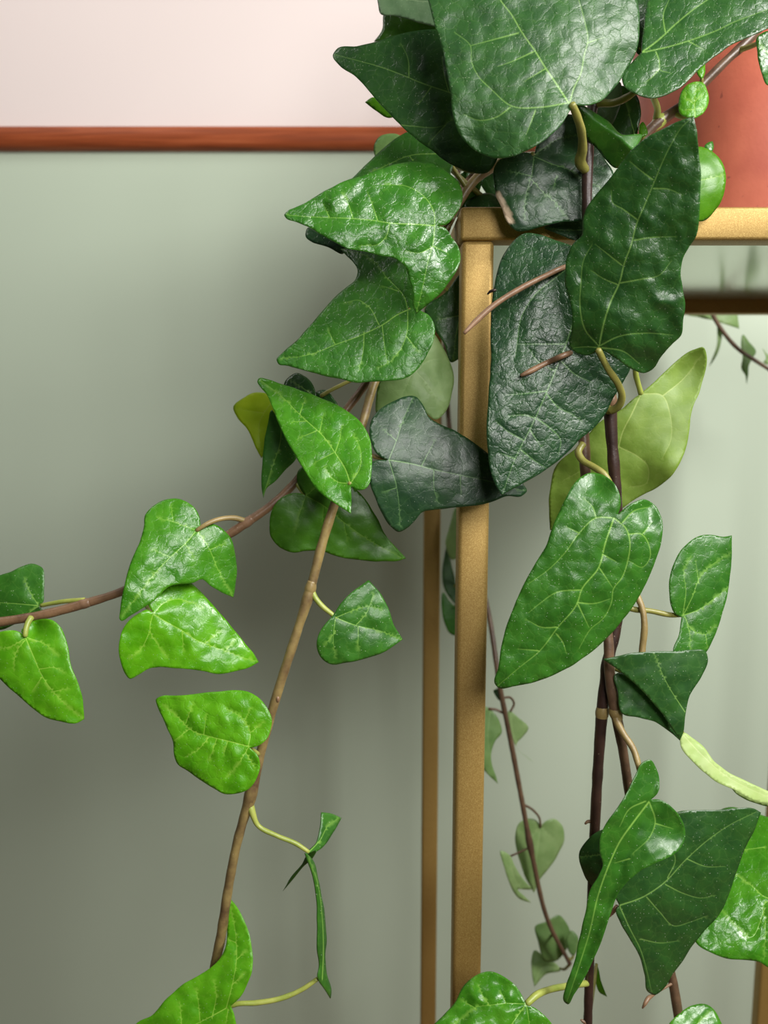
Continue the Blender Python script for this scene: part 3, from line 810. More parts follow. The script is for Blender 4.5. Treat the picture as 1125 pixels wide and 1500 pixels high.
leaf(vA, F7, [(390, 30), (440, 100), (490, 200), (507, 270), (492, 370), (460, 460), (400, 505), (360, 475), (300, 420), (200, 430), (80, 470), (78, 380), (110, 250), (250, 150)], (290, 235), (430, 490), .405, 'far', sx=.1, sy=-.2, gloss=.45, quilt=.5,
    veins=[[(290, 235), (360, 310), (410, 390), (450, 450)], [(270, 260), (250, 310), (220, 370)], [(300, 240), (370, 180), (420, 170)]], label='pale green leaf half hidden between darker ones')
leaf(vA, O1, [(622, 455), (656, 425), (678, 400), (700, 420), (695, 500), (671, 527), (663, 531), (651, 503), (634, 478)], (680, 440), (665, 531), .428, 'dark', sx=.1, sy=-.2, veins=[[(680, 445), (670, 480), (664, 525)], [(675, 462), (640, 468)]], gloss=.42)
# dark leaf crossing in front of the leg
leaf(vA, F7, [(145, 727, 1), (110, 712), (80, 690), (55, 640), (42, 560), (60, 490), (110, 440), (180, 400), (240, 377), (300, 380), (340, 430), (365, 485), (430, 530), (520, 570), (600, 620), (680, 680), (760, 750), (850, 832), (892, 868), (907, 895), (880, 924), (800, 927), (700, 962), (600, 980), (500, 990), (400, 1000), (330, 1015), (290, 1060), (250, 1100), (200, 1122), (160, 1092), (110, 1020), (75, 940), (45, 860), (37, 780), (55, 740), (100, 725)],
    (148, 727), (905, 895), .377, 'deep', sx=.07, sy=-.16, cup=.4, arch=.15, quilt=.5, gloss=.38, puff=.6, wave=.45,
    veins=[[(148, 727), (260, 745), (400, 780), (540, 810), (640, 830), (725, 850), (890, 896)], [(150, 722), (190, 620), (230, 500), (280, 390)], [(150, 730), (190, 870), (205, 980), (210, 1090)], [(395, 780), (400, 900), (420, 960)], [(330, 755), (400, 620)], [(540, 810), (545, 920)], [(190, 620), (120, 560)], [(190, 880), (120, 900)]])
pet(vA, [(571, 674, .3795, 3), (558, 671, .380, 3.5), (546, 668, .382, 3.5), (522, 655, .386, 4)], 'tan')
# quilted dark leaf right of the leg
leaf(vD, F4, [(330, 83), (420, 90), (520, 125), (600, 155), (700, 250), (760, 450), (820, 680), (912, 828), (880, 890), (820, 990), (770, 1082), (720, 1142), (640, 1212), (560, 1290), (450, 1382), (330, 1452), (207, 1522, 1), (165, 1450), (135, 1330), (123, 1200), (130, 1000), (145, 800), (145, 600), (160, 400), (180, 300), (210, 210), (260, 135)],
    (640, 400), (207, 1520), .368, 'deep', sx=.02, sy=-.13, cup=.5, arch=.05, puff=1.2, wave=.7, quilt=1.5, gloss=.34,
    veins=[[(660, 430), (600, 570), (570, 660), (520, 790), (450, 960), (380, 1120), (280, 1320), (212, 1510)], [(600, 240), (520, 310), (380, 430), (315, 540), (290, 690), (280, 760)], [(450, 948), (350, 960), (230, 970)], [(400, 1100), (330, 1080), (250, 1085)], [(400, 1100), (470, 1150), (530, 1220), (520, 1290)], [(450, 960), (520, 1040), (600, 1080), (640, 1110)], [(530, 780), (600, 850), (700, 900)], [(560, 690), (440, 690), (290, 690)],
           [(330, 1220), (240, 1170), (180, 1120)], [(310, 1270), (400, 1340), (450, 1370)], [(500, 840), (400, 780), (360, 720)], [(280, 1320), (200, 1290)], [(360, 1160), (420, 1250)], [(640, 480), (700, 640), (760, 760)]])
root(vD, [(680, 488, .352, 2.6), (700, 468, .354, 4.2), (720, 450, .356, 4.2), (760, 424, .360, 4.2), (795, 406, .364, 4), (828, 391, .37, 3.8), (850, 385, .39, 3.5)])
root(vD, [(763, 550, .362, 2.4), (772, 546, .362, 3.8), (800, 532, .364, 4), (838, 516, .368, 4), (850, 512, .388, 3.5)])
root(vD, [(714, 431, .372, 1.2), (718, 427, .371, 2.2), (726, 425, .37, 2.2)], 'dark')
# pale underside
leaf(vC, F8, [(862, 33), (882, 80), (870, 180), (840, 280), (800, 380), (785, 490), (770, 580), (730, 680), (680, 750), (600, 810), (500, 860), (430, 910), (300, 1000), (150, 1050), (20, 1035, 1), (15, 930), (25, 780), (50, 690), (160, 590), (300, 440), (420, 370), (500, 300), (525, 285, 1), (600, 220), (680, 140), (760, 75), (820, 43)],
    (522, 288), (22, 1030), .398, 'under', sx=-.25, sy=.05, cup=.2, arch=.1, fold=0, quilt=.3, gloss=.48, puff=.7, wave=.5, label='pale yellow-green leaf underside', warp=((800, 150, 250, .012), (690, 700, 120, -.006)),
    veins=[[(522, 288), (470, 400), (420, 500), (395, 590), (340, 720), (200, 850), (25, 1030)], [(522, 288), (640, 300), (680, 400), (685, 540), (640, 640)], [(400, 580), (500, 630), (555, 680), (550, 780), (460, 800)], [(340, 720), (240, 700), (100, 760)], [(640, 300), (760, 200), (850, 80)]])
pet(vC, [(895, 560, .382, 4), (915, 535, .386, 4), (927, 532, .39, 4), (932, 552, .394, 4), (939, 577, .397, 4)], 'lime')
# heart-shaped leaf with bright veins
leaf(vD, G5, [(770, 352, 1), (785, 300), (775, 230), (740, 170), (680, 130), (620, 122), (560, 150), (510, 210), (470, 290), (430, 370), (400, 450), (370, 530), (310, 630), (250, 740), (200, 850), (150, 990), (125, 1100), (110, 1200), (92, 1280), (115, 1303), (200, 1295), (300, 1275), (400, 1240), (520, 1180), (620, 1110), (700, 1040), (770, 960), (850, 860), (920, 740), (970, 620), (1005, 520), (1016, 430), (1000, 350), (970, 295), (920, 270), (860, 285), (800, 325)],
    (748, 372), (95, 1295), .362, 'mid', sx=-.06, sy=-.12, cup=.5, arch=.2, quilt=.7, gloss=.34, puff=1.2, warp=((640, 130, 120, .006), (960, 300, 110, .007)),
    veins=[[(748, 370), (700, 510), (665, 640), (570, 765), (545, 840), (440, 970), (340, 1100), (230, 1190), (110, 1292)], [(745, 370), (650, 370), (560, 450), (480, 560), (380, 660), (280, 730)], [(650, 370), (630, 310), (590, 270)], [(755, 375), (815, 430), (835, 500), (825, 600), (790, 700), (745, 760), (735, 830), (690, 920), (620, 980), (560, 1080)],
           [(825, 460), (900, 460), (940, 520), (945, 590), (905, 640), (830, 605)], [(905, 460), (955, 395)], [(665, 640), (740, 752)], [(570, 765), (430, 780), (340, 840), (280, 890)], [(440, 970), (350, 970), (270, 930)], [(550, 845), (610, 970)], [(435, 1010), (465, 1050), (485, 1110)], [(545, 835), (640, 840), (725, 815)], [(790, 400), (860, 330), (940, 310)], [(340, 1100), (220, 1090)], [(560, 455), (490, 420)], [(685, 570), (760, 610)]])
pet(vD, [(854, 650, .386, 5.5), (847, 662, .384, 5.5), (853, 674, .381, 5.2), (868, 683, .377, 5), (884, 694, .374, 5), (897, 720, .372, 4.5), (899, 758, .364, 4)], 'olive')
# creased leaf on a horizontal stalk
leaf(vC, G6, [(520, 468, 1), (490, 455), (465, 410), (455, 340), (460, 260), (485, 180), (530, 110), (590, 60), (680, 47), (730, 56), (774, 50, 1), (773, 150), (765, 270), (740, 400), (710, 500), (680, 580), (640, 650), (560, 680), (478, 645), (505, 560)],
    (525, 457), (765, 300), .382, 'mid', sx=.12, sy=-.15, cup=.25, arch=.1, quilt=.7, gloss=.34, ridge=([(525, 457), (600, 430), (680, 375), (765, 305)], -.25),
    veins=[[(528, 457), (600, 432), (680, 375), (762, 308)], [(530, 450), (570, 370), (620, 250), (700, 180), (770, 140)], [(530, 457), (570, 530), (640, 555), (690, 510)], [(545, 500), (560, 560), (560, 640)], [(525, 450), (540, 330), (530, 230), (560, 160)], [(605, 290), (590, 180)], [(640, 555), (650, 620)]])
pet(vC, [(906, 878, .384, 4.5), (921, 890, .381, 4.5), (953, 895, .382, 4), (985, 901, .383, 4), (1000, 901, .384, 3)], 'olive')
# leaf folded along its midrib
leaf(vC, G6, [(116, 684, 1), (200, 665), (270, 650), (380, 645), (480, 640), (580, 634), (638, 640), (652, 680), (620, 770), (560, 870), (537, 970), (526, 1060), (508, 1097, 1), (420, 965), (350, 880), (290, 820), (200, 742)],
    (307, 752), (508, 1095), .368, 'dark', sx=.05, sy=-.10, cup=.2, arch=.2, quilt=.3, gloss=.4, veins=[[(540, 960), (440, 800), (380, 660)]],
    flaps=[([(180, 760), (200, 752), (300, 820), (430, 960), (508, 1097, 1), (450, 1047), (380, 1002), (300, 982), (215, 962), (195, 850)], .376, .2, -.3, None)])
pet(vD, [(925, 852, .384, 4.5), (932, 870, .381, 4.8), (941, 892, .378, 4.8), (944, 916, .376, 5), (941, 950, .375, 5), (938, 985, .3715, 4)], 'tan')
# narrow pale underside reaching to the right
pet(vC, [(1001, 1077, .389, 3), (985, 1040, .386, 3.2), (955, 1000, .383, 3.2), (915, 985, .383, 3.5), (890, 975, .383, 4)], 'olive')
leaf(vC, G6, [(527, 1060), (570, 1080), (630, 1130), (690, 1210), (760, 1260), (860, 1310), (959, 1355), (1100, 1400), (1110, 1470), (959, 1422), (900, 1410), (830, 1375), (780, 1345), (700, 1310), (620, 1250), (560, 1190), (515, 1130), (512, 1085)], (527, 1070), (1105, 1440), .388, 'pale', sx=.1, sy=-.5, cup=.1, arch=.1, quilt=.2, gloss=.45, puff=.3, label='narrow pale leaf underside seen nearly edge-on',
    veins=[[(530, 1075), (620, 1170), (740, 1275), (900, 1360), (1090, 1430)]], flaps=[([(770, 1330), (830, 1365), (900, 1400), (959, 1415), (965, 1428), (900, 1420), (830, 1392), (795, 1370)], .392, 0, 0, None)])
# twisted leaf hanging low
leaf(vD, G7, [(510, 84), (545, 140), (558, 200), (545, 260), (512, 293, 1), (550, 290), (620, 330), (670, 390), (692, 460), (675, 530), (620, 585), (540, 620), (450, 670), (380, 730), (340, 780), (320, 830), (290, 920), (250, 1040), (210, 1130), (160, 1230), (110, 1310), (75, 1362), (58, 1350), (70, 1270), (110, 1150), (140, 1010), (170, 880), (200, 760), (240, 690), (262, 640), (245, 560), (250, 480), (290, 400), (350, 320), (390, 250), (430, 170), (470, 98)],
    (503, 302), (65, 1355), .354, 'mid', sx=-.05, sy=-.10, cup=0, arch=.1, fold=-.35, quilt=.4, gloss=.36, puff=.6, warp=((680, 470, 150, .010), (520, 130, 150, .005)),
    veins=[[(500, 305), (420, 410), (350, 510), (290, 640), (240, 780), (190, 990), (130, 1180), (75, 1345)], [(505, 305), (535, 410), (510, 480), (420, 570)], [(480, 300), (400, 340), (350, 430)], [(535, 415), (620, 440)], [(400, 600), (330, 620)]])
pet(vD, [(901, 1046, .377, 7), (905, 1060, .374, 6), (912, 1073, .371, 5.2), (927, 1096, .367, 5), (937, 1128, .362, 4.5), (946, 1170, .358, 4)], 'tan')
leaf(vC, G7, [(655, 354), (750, 347), (850, 345), (960, 338), (1060, 342), (1089, 360, 1), (1050, 460), (1000, 560), (960, 670), (920, 790), (870, 890), (800, 970), (740, 1040), (690, 1120), (630, 1200), (580, 1280), (530, 1313), (500, 1300), (480, 1210), (455, 1120), (400, 1020), (350, 930), (330, 868), (345, 845, 1), (320, 780), (400, 650), (520, 500), (590, 400)],
    (345, 845), (1085, 360), .370, 'dark', sx=.05, sy=-.05, cup=.3, arch=.15, quilt=.5, gloss=.38,
    veins=[[(345, 845), (470, 800), (570, 735), (700, 600), (800, 510), (930, 420), (1060, 356)], [(350, 850), (400, 960), (460, 1080), (490, 1180), (515, 1290)], [(490, 800), (560, 880), (630, 950), (720, 930), (800, 900)], [(590, 735), (680, 780), (780, 805), (850, 790)], [(700, 600), (800, 640), (900, 640)], [(460, 1020), (560, 1040), (650, 1030)], [(600, 700), (640, 600), (600, 520)]])
pet(vC, [(904, 1328, .372, 3.5), (895, 1338, .376, 3.5), (885, 1345, .38, 3.5), (866, 1350, .385, 4)], 'pink')
leaf(vC, G7, [(256, 447), (190, 490), (137, 575), (148, 650), (205, 742), (300, 770), (400, 700), (450, 560), (360, 460)], (400, 560), (138, 580), .374, 'dark', sx=-.2, sy=-.1, quilt=.4, gloss=.42, veins=[[(400, 560), (280, 575), (145, 590)]])
# glossy leaf at the right margin
leaf(vD, G7, [(880, 340), (940, 330), (1000, 345), (1090, 368), (1200, 420), (1260, 600), (1240, 850), (1190, 1100), (1130, 1168), (1080, 1140), (1000, 1130), (900, 1120), (830, 1092), (750, 1040), (720, 950), (780, 800), (800, 600), (830, 430)], (1150, 815), (760, 1000), .384, 'fresh', sx=-.16, sy=-.62, cup=.3, arch=.1, quilt=.9, gloss=.24, puff=1.4,
    veins=[[(1140, 812), (1100, 795), (1050, 750), (960, 685), (900, 640)], [(1140, 815), (1112, 830), (1112, 950), (1105, 1120)], [(1110, 860), (1030, 1010), (960, 950), (885, 870)], [(1100, 540), (1000, 550), (900, 530)]])
pet(vD, [(1131, 1318, .387, 4), (1165, 1370, .392, 4), (1165, 1480, .395, 4), (1090, 1550, .392, 4), (1002, 1562, .386, 4)], 'olive')
leaf(vD, G7, [(605, 1470), (660, 1410), (730, 1365), (790, 1358), (840, 1385), (880, 1455), (905, 1540), (800, 1640), (650, 1600)], (660, 1600), (900, 1500), .372, 'fresh', sx=.1, sy=-.4, gloss=.3, quilt=.6, veins=[[(660, 1590), (730, 1490), (820, 1400)], [(700, 1520), (800, 1500)]])
leaf(vC, G7, [(228, 1150), (240, 1180), (252, 1240), (284, 1322, 1), (240, 1295), (222, 1240)], (228, 1150), (284, 1322), .43, 'lime', veins=())
stalk('bud', vD, [(941, 1477, .372, 1.2), (945, 1470, .372, 3.2), (950, 1462, .374, 3.6), (956, 1458, .376, 2.4), (985, 1440, .384, 2.4)], 'root', O1, 2.0)
stalk('bud', vC, [(857, 1207, .383, 1.5), (860, 1204, .383, 2.4), (872, 1205, .383, 2.2)], 'root', O1, 2.0)
stalk('bud', vC, [(851, 1494, .386, 1.5), (854, 1496, .386, 2.6), (864, 1500, .386, 2.2)], 'root', O1, 2.0)
# leaf rising from below
leaf(vC, C5, [(240, 500), (285, 450), (345, 390), (400, 330), (440, 250), (510, 185), (590, 160), (640, 175), (710, 220), (760, 280), (790, 338, 1), (850, 370), (930, 450), (980, 560), (900, 700), (700, 780), (420, 760), (240, 640)],
    (790, 340), (420, 760), .352, 'fresh', sx=0, sy=-.45, cup=.4, arch=.1, puff=2.0, wave=1.5, quilt=.6, gloss=.26,
    veins=[[(790, 340), (740, 410), (690, 480), (600, 600)], [(790, 340), (680, 337), (590, 347), (510, 360), (450, 410), (350, 480)], [(792, 345), (808, 450), (820, 560)], [(590, 347), (550, 290), (530, 240)], [(510, 362), (440, 320)], [(680, 337), (650, 270)]])
pet(vC, [(772, 1470, .352, 5), (787, 1457, .356, 5.5), (807, 1449, .362, 5), (827, 1445, .37, 5), (845, 1442, .38, 5), (862, 1440, .386, 5)], 'lime')

# ------------------------------------------------------------------ leaves of the left vines
leaf(vA, F6, [(174, 108), (182, 90), (230, 95), (300, 120), (400, 150), (500, 190), (620, 240), (700, 290), (750, 340), (790, 410), (806, 500), (802, 600), (790, 670), (770, 697), (720, 702), (690, 682, 1), (692, 740), (690, 834, 1), (640, 800), (580, 760), (500, 700), (460, 640), (410, 560), (370, 490), (330, 420), (290, 330), (260, 250), (220, 170), (185, 128)],
    (686, 668), (175, 100), .358, 'fresh', sx=-.1, sy=-.45, cup=.5, arch=.2, quilt=1.2, gloss=.32, puff=1.5, warp=((620, 620, 70, .002), (690, 800, 90, .005)),
    veins=[[(686, 665), (660, 590), (610, 510), (530, 400), (470, 345), (410, 290), (310, 190), (200, 105)], [(690, 665), (740, 580), (742, 480), (705, 400)], [(605, 495), (630, 420), (640, 350)], [(518, 388), (540, 290)], [(410, 285), (440, 200)], [(600, 497), (490, 555)], [(500, 380), (400, 420)], [(686, 668), (620, 660), (570, 620), (550, 580)], [(450, 325), (370, 330)]])
pet(vA, [(513, 708, .359, 3.5), (508, 712, .368, 3.5), (500, 715, .376, 4)], 'olive')
leaf(vB, F6, [(42, 250), (110, 190), (200, 168), (270, 200), (290, 260), (240, 400), (215, 500), (197, 530, 1), (160, 460), (120, 370), (70, 310)], (270, 210), (197, 525), .43, 'yellow', sx=-.1, sy=-.3, quilt=.3, gloss=.45, veins=[[(260, 210), (190, 330), (195, 500)], [(210, 280), (60, 260)]])
leaf(vB, F6, [(255, 265), (300, 340), (345, 430), (392, 525), (330, 592), (270, 660), (225, 700), (208, 748, 1), (200, 690), (203, 560), (215, 440), (230, 350)], (300, 300), (208, 745), .40, 'mid', sx=-.1, sy=-.1, quilt=.3, gloss=.45, veins=[[(310, 330), (300, 450), (250, 600), (210, 730)]])
leaf(vB, F6, [(325, 115), (390, 62), (440, 80), (492, 150), (498, 190), (450, 240), (370, 200)], (490, 190), (330, 110), .405, 'dark', sy=-.4, veins=[[(490, 190), (420, 140), (350, 100)]])
leaf(vB, F6, [(498, 168), (545, 153), (595, 200), (620, 240), (560, 260), (500, 220)], (610, 240), (505, 170), .405, 'dark', sy=-.4, veins=())
pet(vB, [(470, 580, .405, 3), (482, 573, .406, 3), (498, 565, .407, 3), (515, 557, .408, 3), (536, 552, .408, 3)], 'olive')
leaf(vB, F6, [(442, 737, 1), (420, 725), (370, 721), (310, 745), (260, 810), (242, 890), (255, 970), (300, 1020), (370, 1049), (440, 1040), (530, 1040), (620, 1070), (730, 1090), (850, 1096), (960, 1092), (992, 1080, 1), (940, 1020), (880, 950), (830, 850), (780, 770), (720, 700), (600, 630), (500, 590), (420, 578), (400, 600), (396, 650), (415, 705)],
    (442, 735), (990, 1080), .388, 'olive', sx=.05, sy=-.1, cup=.25, arch=.15, quilt=.35, gloss=.42,
    veins=[[(442, 735), (540, 790), (650, 880), (760, 960), (880, 1030), (980, 1080)], [(442, 737), (410, 830), (380, 930)], [(445, 733), (500, 690), (580, 660)], [(650, 880), (670, 980)], [(540, 790), (530, 930)]])
pet(vB, [(447, 725, .389, 3.5), (440, 716, .391, 3.5), (434, 706, .394, 4)], 'lime')
leaf(vA, I1, [(770, 407, 1), (800, 360), (850, 310), (911, 267, 1), (950, 310), (985, 370), (1010, 440), (1044, 500, 1), (980, 545), (900, 575), (830, 590), (770, 599), (730, 580), (707, 530), (715, 480), (740, 440)], (783, 415), (1040, 500), .366, 'mid', sx=.15, sy=-.15, cup=.4, arch=.1, quilt=.6, gloss=.38, ridge=([(783, 415), (1040, 500)], -.15),
    veins=[[(783, 415), (860, 445), (950, 465), (1038, 500)], [(785, 413), (840, 390), (900, 372), (960, 380)], [(780, 420), (772, 500), (780, 570)], [(860, 445), (900, 400), (930, 320)], [(870, 450), (870, 540)], [(780, 470), (740, 520)]])
pet(vA, [(455, 862, .37, 5.5), (462, 876, .369, 4.5), (472, 888, .368, 4), (488, 901, .367, 3.5), (494, 906, .367, 3)], 'lime')
stalk('bud', vA, [(406, 1030, .366, 1.5), (407, 1024, .365, 3), (406, 1018, .366, 2)], 'root', O1, 2.0)
# left end
leaf(vB, G2, [(626, 236, 1), (615, 160), (580, 105), (520, 65), (450, 49), (370, 60), (290, 110), (245, 165), (240, 240), (215, 330), (160, 450), (120, 580), (90, 700), (70, 868, 1), (80, 886), (150, 850), (250, 790), (330, 730), (420, 650), (575, 627), (640, 605), (700, 650), (770, 690), (850, 730, 1), (866, 650), (874, 520), (860, 410), (840, 330), (790, 270), (730, 230), (670, 222)],
    (600, 267), (75, 880), .378, 'fresh', sx=.36, sy=-.38, cup=.45, arch=.3, quilt=.9, gloss=.28, puff=1.0,
    veins=[[(600, 267), (530, 350), (420, 450), (340, 530), (220, 680), (90, 855)], [(600, 267), (440, 210), (330, 180)], [(605, 267), (690, 400), (740, 520), (845, 715)], [(525, 365), (580, 450)], [(440, 205), (425, 100)], [(420, 450), (300, 400)], [(690, 400), (800, 350)]])
pet(vB, [(288, 777, .378, 3), (304, 767, .379, 3.5), (324, 760, .383, 3.8), (345, 759, .387, 4), (362, 764, .389, 4.5)], 'tan')
leaf(vB, G2, [(302, 832, 1), (265, 770), (258, 700), (300, 620), (360, 575), (440, 560), (510, 580), (570, 630), (640, 700), (740, 810), (850, 940), (940, 1050), (1000, 1120), (1027, 1170, 1), (960, 1210), (850, 1240), (750, 1256), (640, 1235), (530, 1220), (430, 1212), (350, 1208), (280, 1215), (200, 1260), (140, 1285), (110, 1250), (75, 1150), (67, 1050), (85, 960), (130, 890), (200, 840), (260, 812)],
    (300, 840), (1025, 1168), .366, 'bright', sx=.28, sy=-.42, cup=.5, arch=.25, quilt=.6, gloss=.26, puff=1.0, warp=((300, 1150, 300, .004),),
    veins=[[(300, 840), (400, 900), (500, 955), (600, 1020), (700, 1060), (800, 1095), (920, 1140), (1020, 1166)], [(300, 842), (280, 950), (340, 1060), (400, 1140)], [(310, 835), (370, 770), (460, 740), (560, 760), (640, 800)], [(280, 960), (210, 1090), (140, 1140)], [(660, 1040), (760, 960)], [(800, 1095), (860, 1020)], [(500, 955), (510, 1090)]])
pet(vB, [(224, 899, .367, 3), (216, 890, .374, 3), (208, 872, .378, 3.5), (204, 858, .382, 4)], 'lime')
leaf(vB, G1, [(0, 460), (60, 440), (120, 410), (190, 398), (230, 415), (243, 470), (240, 550), (230, 615), (215, 627, 1), (232, 662), (180, 680), (100, 720), (0, 760), (-80, 740), (-130, 620), (-70, 490)], (212, 627), (-120, 600), .388, 'mid', sx=.0, sy=-.15, quilt=.5, gloss=.4, veins=[[(212, 627), (100, 617), (0, 610), (-100, 600)], [(212, 627), (170, 560), (135, 480)], [(212, 630), (120, 690), (0, 740)]])
pet(vB, [(60, 887, .386, 3), (75, 884, .384, 3.2), (93, 881, .382, 3.4), (124, 879, .379, 4)], 'lime', )
leaf(vB, G1, [(140, 795, 1), (118, 772), (150, 730), (210, 703), (280, 705), (330, 740), (360, 800), (375, 860), (385, 940), (420, 1030), (450, 1120), (463, 1252, 1), (430, 1271), (330, 1262), (250, 1240), (190, 1200), (110, 1130), (50, 1080), (0, 1030), (-60, 960), (-80, 860), (-40, 790), (40, 762), (100, 770)],
    (140, 802), (462, 1255), .368, 'bright', sx=.05, sy=-.25, cup=.45, arch=.2, quilt=.5, gloss=.36, warp=((180, 740, 70, .006),),
    veins=[[(140, 802), (190, 920), (230, 1010), (320, 1130), (458, 1250)], [(135, 808), (60, 850), (0, 865)], [(150, 802), (250, 840), (320, 900)], [(215, 975), (310, 970), (350, 990)], [(135, 820), (90, 880), (75, 980)], [(230, 1020), (180, 1090)], [(290, 1100), (380, 1080)]])
pet(vB, [(46, 904, .374, 5), (41, 912, .372, 4.5), (38, 922, .37, 4), (37, 932, .369, 3.5)], 'lime')
leaf(vA, G3, [(620, 432, 1), (660, 425), (710, 390), (740, 320), (742, 270), (710, 200), (660, 150), (600, 122), (530, 115), (450, 125), (380, 130), (300, 140), (210, 145), (140, 148), (104, 170), (110, 195), (140, 260), (170, 330), (200, 400), (208, 480), (222, 517), (280, 560), (350, 610), (420, 655), (480, 686), (560, 681), (620, 655), (660, 600), (675, 530), (660, 470)],
    (615, 427), (105, 172), .354, 'bright', sx=-.05, sy=-.28, cup=.3, arch=.2, quilt=1.0, gloss=.34, puff=1.8, wave=1.4,
    veins=[[(615, 425), (520, 400), (400, 370), (300, 335), (230, 265), (150, 195)], [(615, 420), (625, 350), (580, 270), (500, 220)], [(615, 430), (560, 520), (500, 590)], [(400, 372), (330, 450), (270, 480)], [(440, 385), (400, 500)], [(370, 355), (385, 250)], [(290, 330), (210, 390)], [(625, 350), (700, 290)], [(590, 290), (630, 210)], [(600, 460), (650, 540)], [(270, 300), (310, 190)], [(500, 400), (480, 470)]])
pet(vA, [(364, 1094, .355, 3), (370, 1098, .359, 3), (378, 1105, .364, 4)], 'lime')
leaf(vA, G4, [(550, 474, 1), (580, 510), (620, 570), (655, 650), (676, 740), (681, 850), (655, 930), (620, 990), (572, 1036, 1), (590, 1080), (600, 1125), (610, 1210), (500, 1280), (350, 1310), (150, 1310), (50, 1220), (100, 1125), (180, 1080), (240, 1010), (330, 930), (450, 860), (510, 810), (545, 740), (553, 640), (549, 550)],
    (556, 1042), (150, 1290), .356, 'bright', sx=-.05, sy=-.2, cup=.35, arch=.1, quilt=.4, gloss=.4,
    veins=[[(552, 1045), (460, 1095), (400, 1125), (250, 1210)], [(552, 1040), (580, 930), (602, 800), (592, 640), (558, 490)], [(480, 1090), (500, 980), (490, 910)], [(420, 1115), (410, 1010), (400, 950)], [(330, 1160), (320, 1020)], [(560, 1050), (545, 1150)], [(605, 800), (650, 760)], [(580, 930), (640, 870)], [(600, 720), (560, 700)]])
pet(vA, [(310, 1480, .372, 4.5), (330, 1476, .362, 4), (345, 1471, .36, 4), (375, 1469, .36, 4), (413, 1462, .361, 4), (443, 1449, .362, 3.8), (465, 1434, .363, 3.5)], 'lime')
# two leaves seen edge-on
leaf(vA, G4, [(1028, 68, 1), (1080, 76), (1126, 96, 1), (1085, 170), (1045, 230), (995, 268), (955, 275), (1000, 222), (1020, 150)], (960, 268), (1110, 85), .362, 'mid', sx=1.2, sy=-.6, cup=.1, arch=0, quilt=.2, gloss=.45, thick=.0006, label='leaf turned edge-on beside the bright stem',
    veins=[[(965, 265), (1020, 205), (1055, 140), (1110, 95)]], flaps=[([(1000, 262), (985, 292), (935, 340), (885, 400), (832, 462, 1), (872, 392), (930, 325), (955, 280)], .363, -1.2, .4, None)])
leaf(vA, G4, [(952, 272), (985, 310), (1010, 400), (1030, 500), (1046, 600), (1051, 700), (1046, 800), (1055, 880), (1076, 960), (1073, 998, 1), (1040, 950), (1008, 892), (1018, 840), (1008, 760), (1008, 640), (1003, 500), (983, 380)], (1030, 900), (955, 275), .363, 'mid', sx=2.0, sy=-.05, cup=.3, arch=.05, quilt=.2, gloss=.42, puff=.3, wave=.6, thick=.0006, label='narrow leaf hanging edge-on on a lime stalk',
    veins=[[(1030, 900), (1035, 780), (1030, 600), (1010, 440), (960, 285)]])
pet(vA, [(364, 1172, .366, 7), (369, 1188, .364, 5.5), (377, 1208, .363, 4), (405, 1224, .362, 3.8), (434, 1236, .362, 3.6), (452, 1248, .362, 3.2)], 'lime')

# ------------------------------------------------------------------ leaves further back
D5 = .62
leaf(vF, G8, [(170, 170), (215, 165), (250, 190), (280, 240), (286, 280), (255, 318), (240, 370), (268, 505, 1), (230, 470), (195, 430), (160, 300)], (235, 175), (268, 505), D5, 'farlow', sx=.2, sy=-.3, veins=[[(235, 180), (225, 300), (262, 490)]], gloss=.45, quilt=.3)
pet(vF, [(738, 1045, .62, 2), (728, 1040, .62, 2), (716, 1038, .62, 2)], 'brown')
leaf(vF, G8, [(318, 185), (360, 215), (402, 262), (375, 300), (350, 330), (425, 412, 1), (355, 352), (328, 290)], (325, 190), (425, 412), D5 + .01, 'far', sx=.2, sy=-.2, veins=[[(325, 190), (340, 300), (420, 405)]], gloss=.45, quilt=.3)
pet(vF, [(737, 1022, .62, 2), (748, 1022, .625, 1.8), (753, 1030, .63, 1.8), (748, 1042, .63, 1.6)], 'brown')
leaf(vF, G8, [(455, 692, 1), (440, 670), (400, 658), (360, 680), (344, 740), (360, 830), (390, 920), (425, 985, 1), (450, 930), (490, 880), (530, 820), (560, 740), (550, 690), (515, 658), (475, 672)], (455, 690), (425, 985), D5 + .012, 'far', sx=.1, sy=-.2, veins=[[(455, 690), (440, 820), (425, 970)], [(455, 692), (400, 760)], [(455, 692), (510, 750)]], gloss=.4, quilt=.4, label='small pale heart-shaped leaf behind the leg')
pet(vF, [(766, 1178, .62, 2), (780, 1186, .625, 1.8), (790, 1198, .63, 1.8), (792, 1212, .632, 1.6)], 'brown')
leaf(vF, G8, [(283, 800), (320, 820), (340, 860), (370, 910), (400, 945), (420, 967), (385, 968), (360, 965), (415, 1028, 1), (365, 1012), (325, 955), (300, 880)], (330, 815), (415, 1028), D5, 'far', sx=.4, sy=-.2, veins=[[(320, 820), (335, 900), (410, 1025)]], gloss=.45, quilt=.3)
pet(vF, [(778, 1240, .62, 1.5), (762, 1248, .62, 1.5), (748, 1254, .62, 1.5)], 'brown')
leaf(vF, G8, [(433, 1130), (480, 1110), (540, 1083), (570, 1118), (588, 1172), (565, 1240), (515, 1285), (480, 1285), (445, 1200)], (500, 1140), (530, 1285), D5 + .015, 'farlow', sx=.1, sy=-.3, veins=[[(500, 1135), (520, 1220), (525, 1280)]], gloss=.4, quilt=.4)
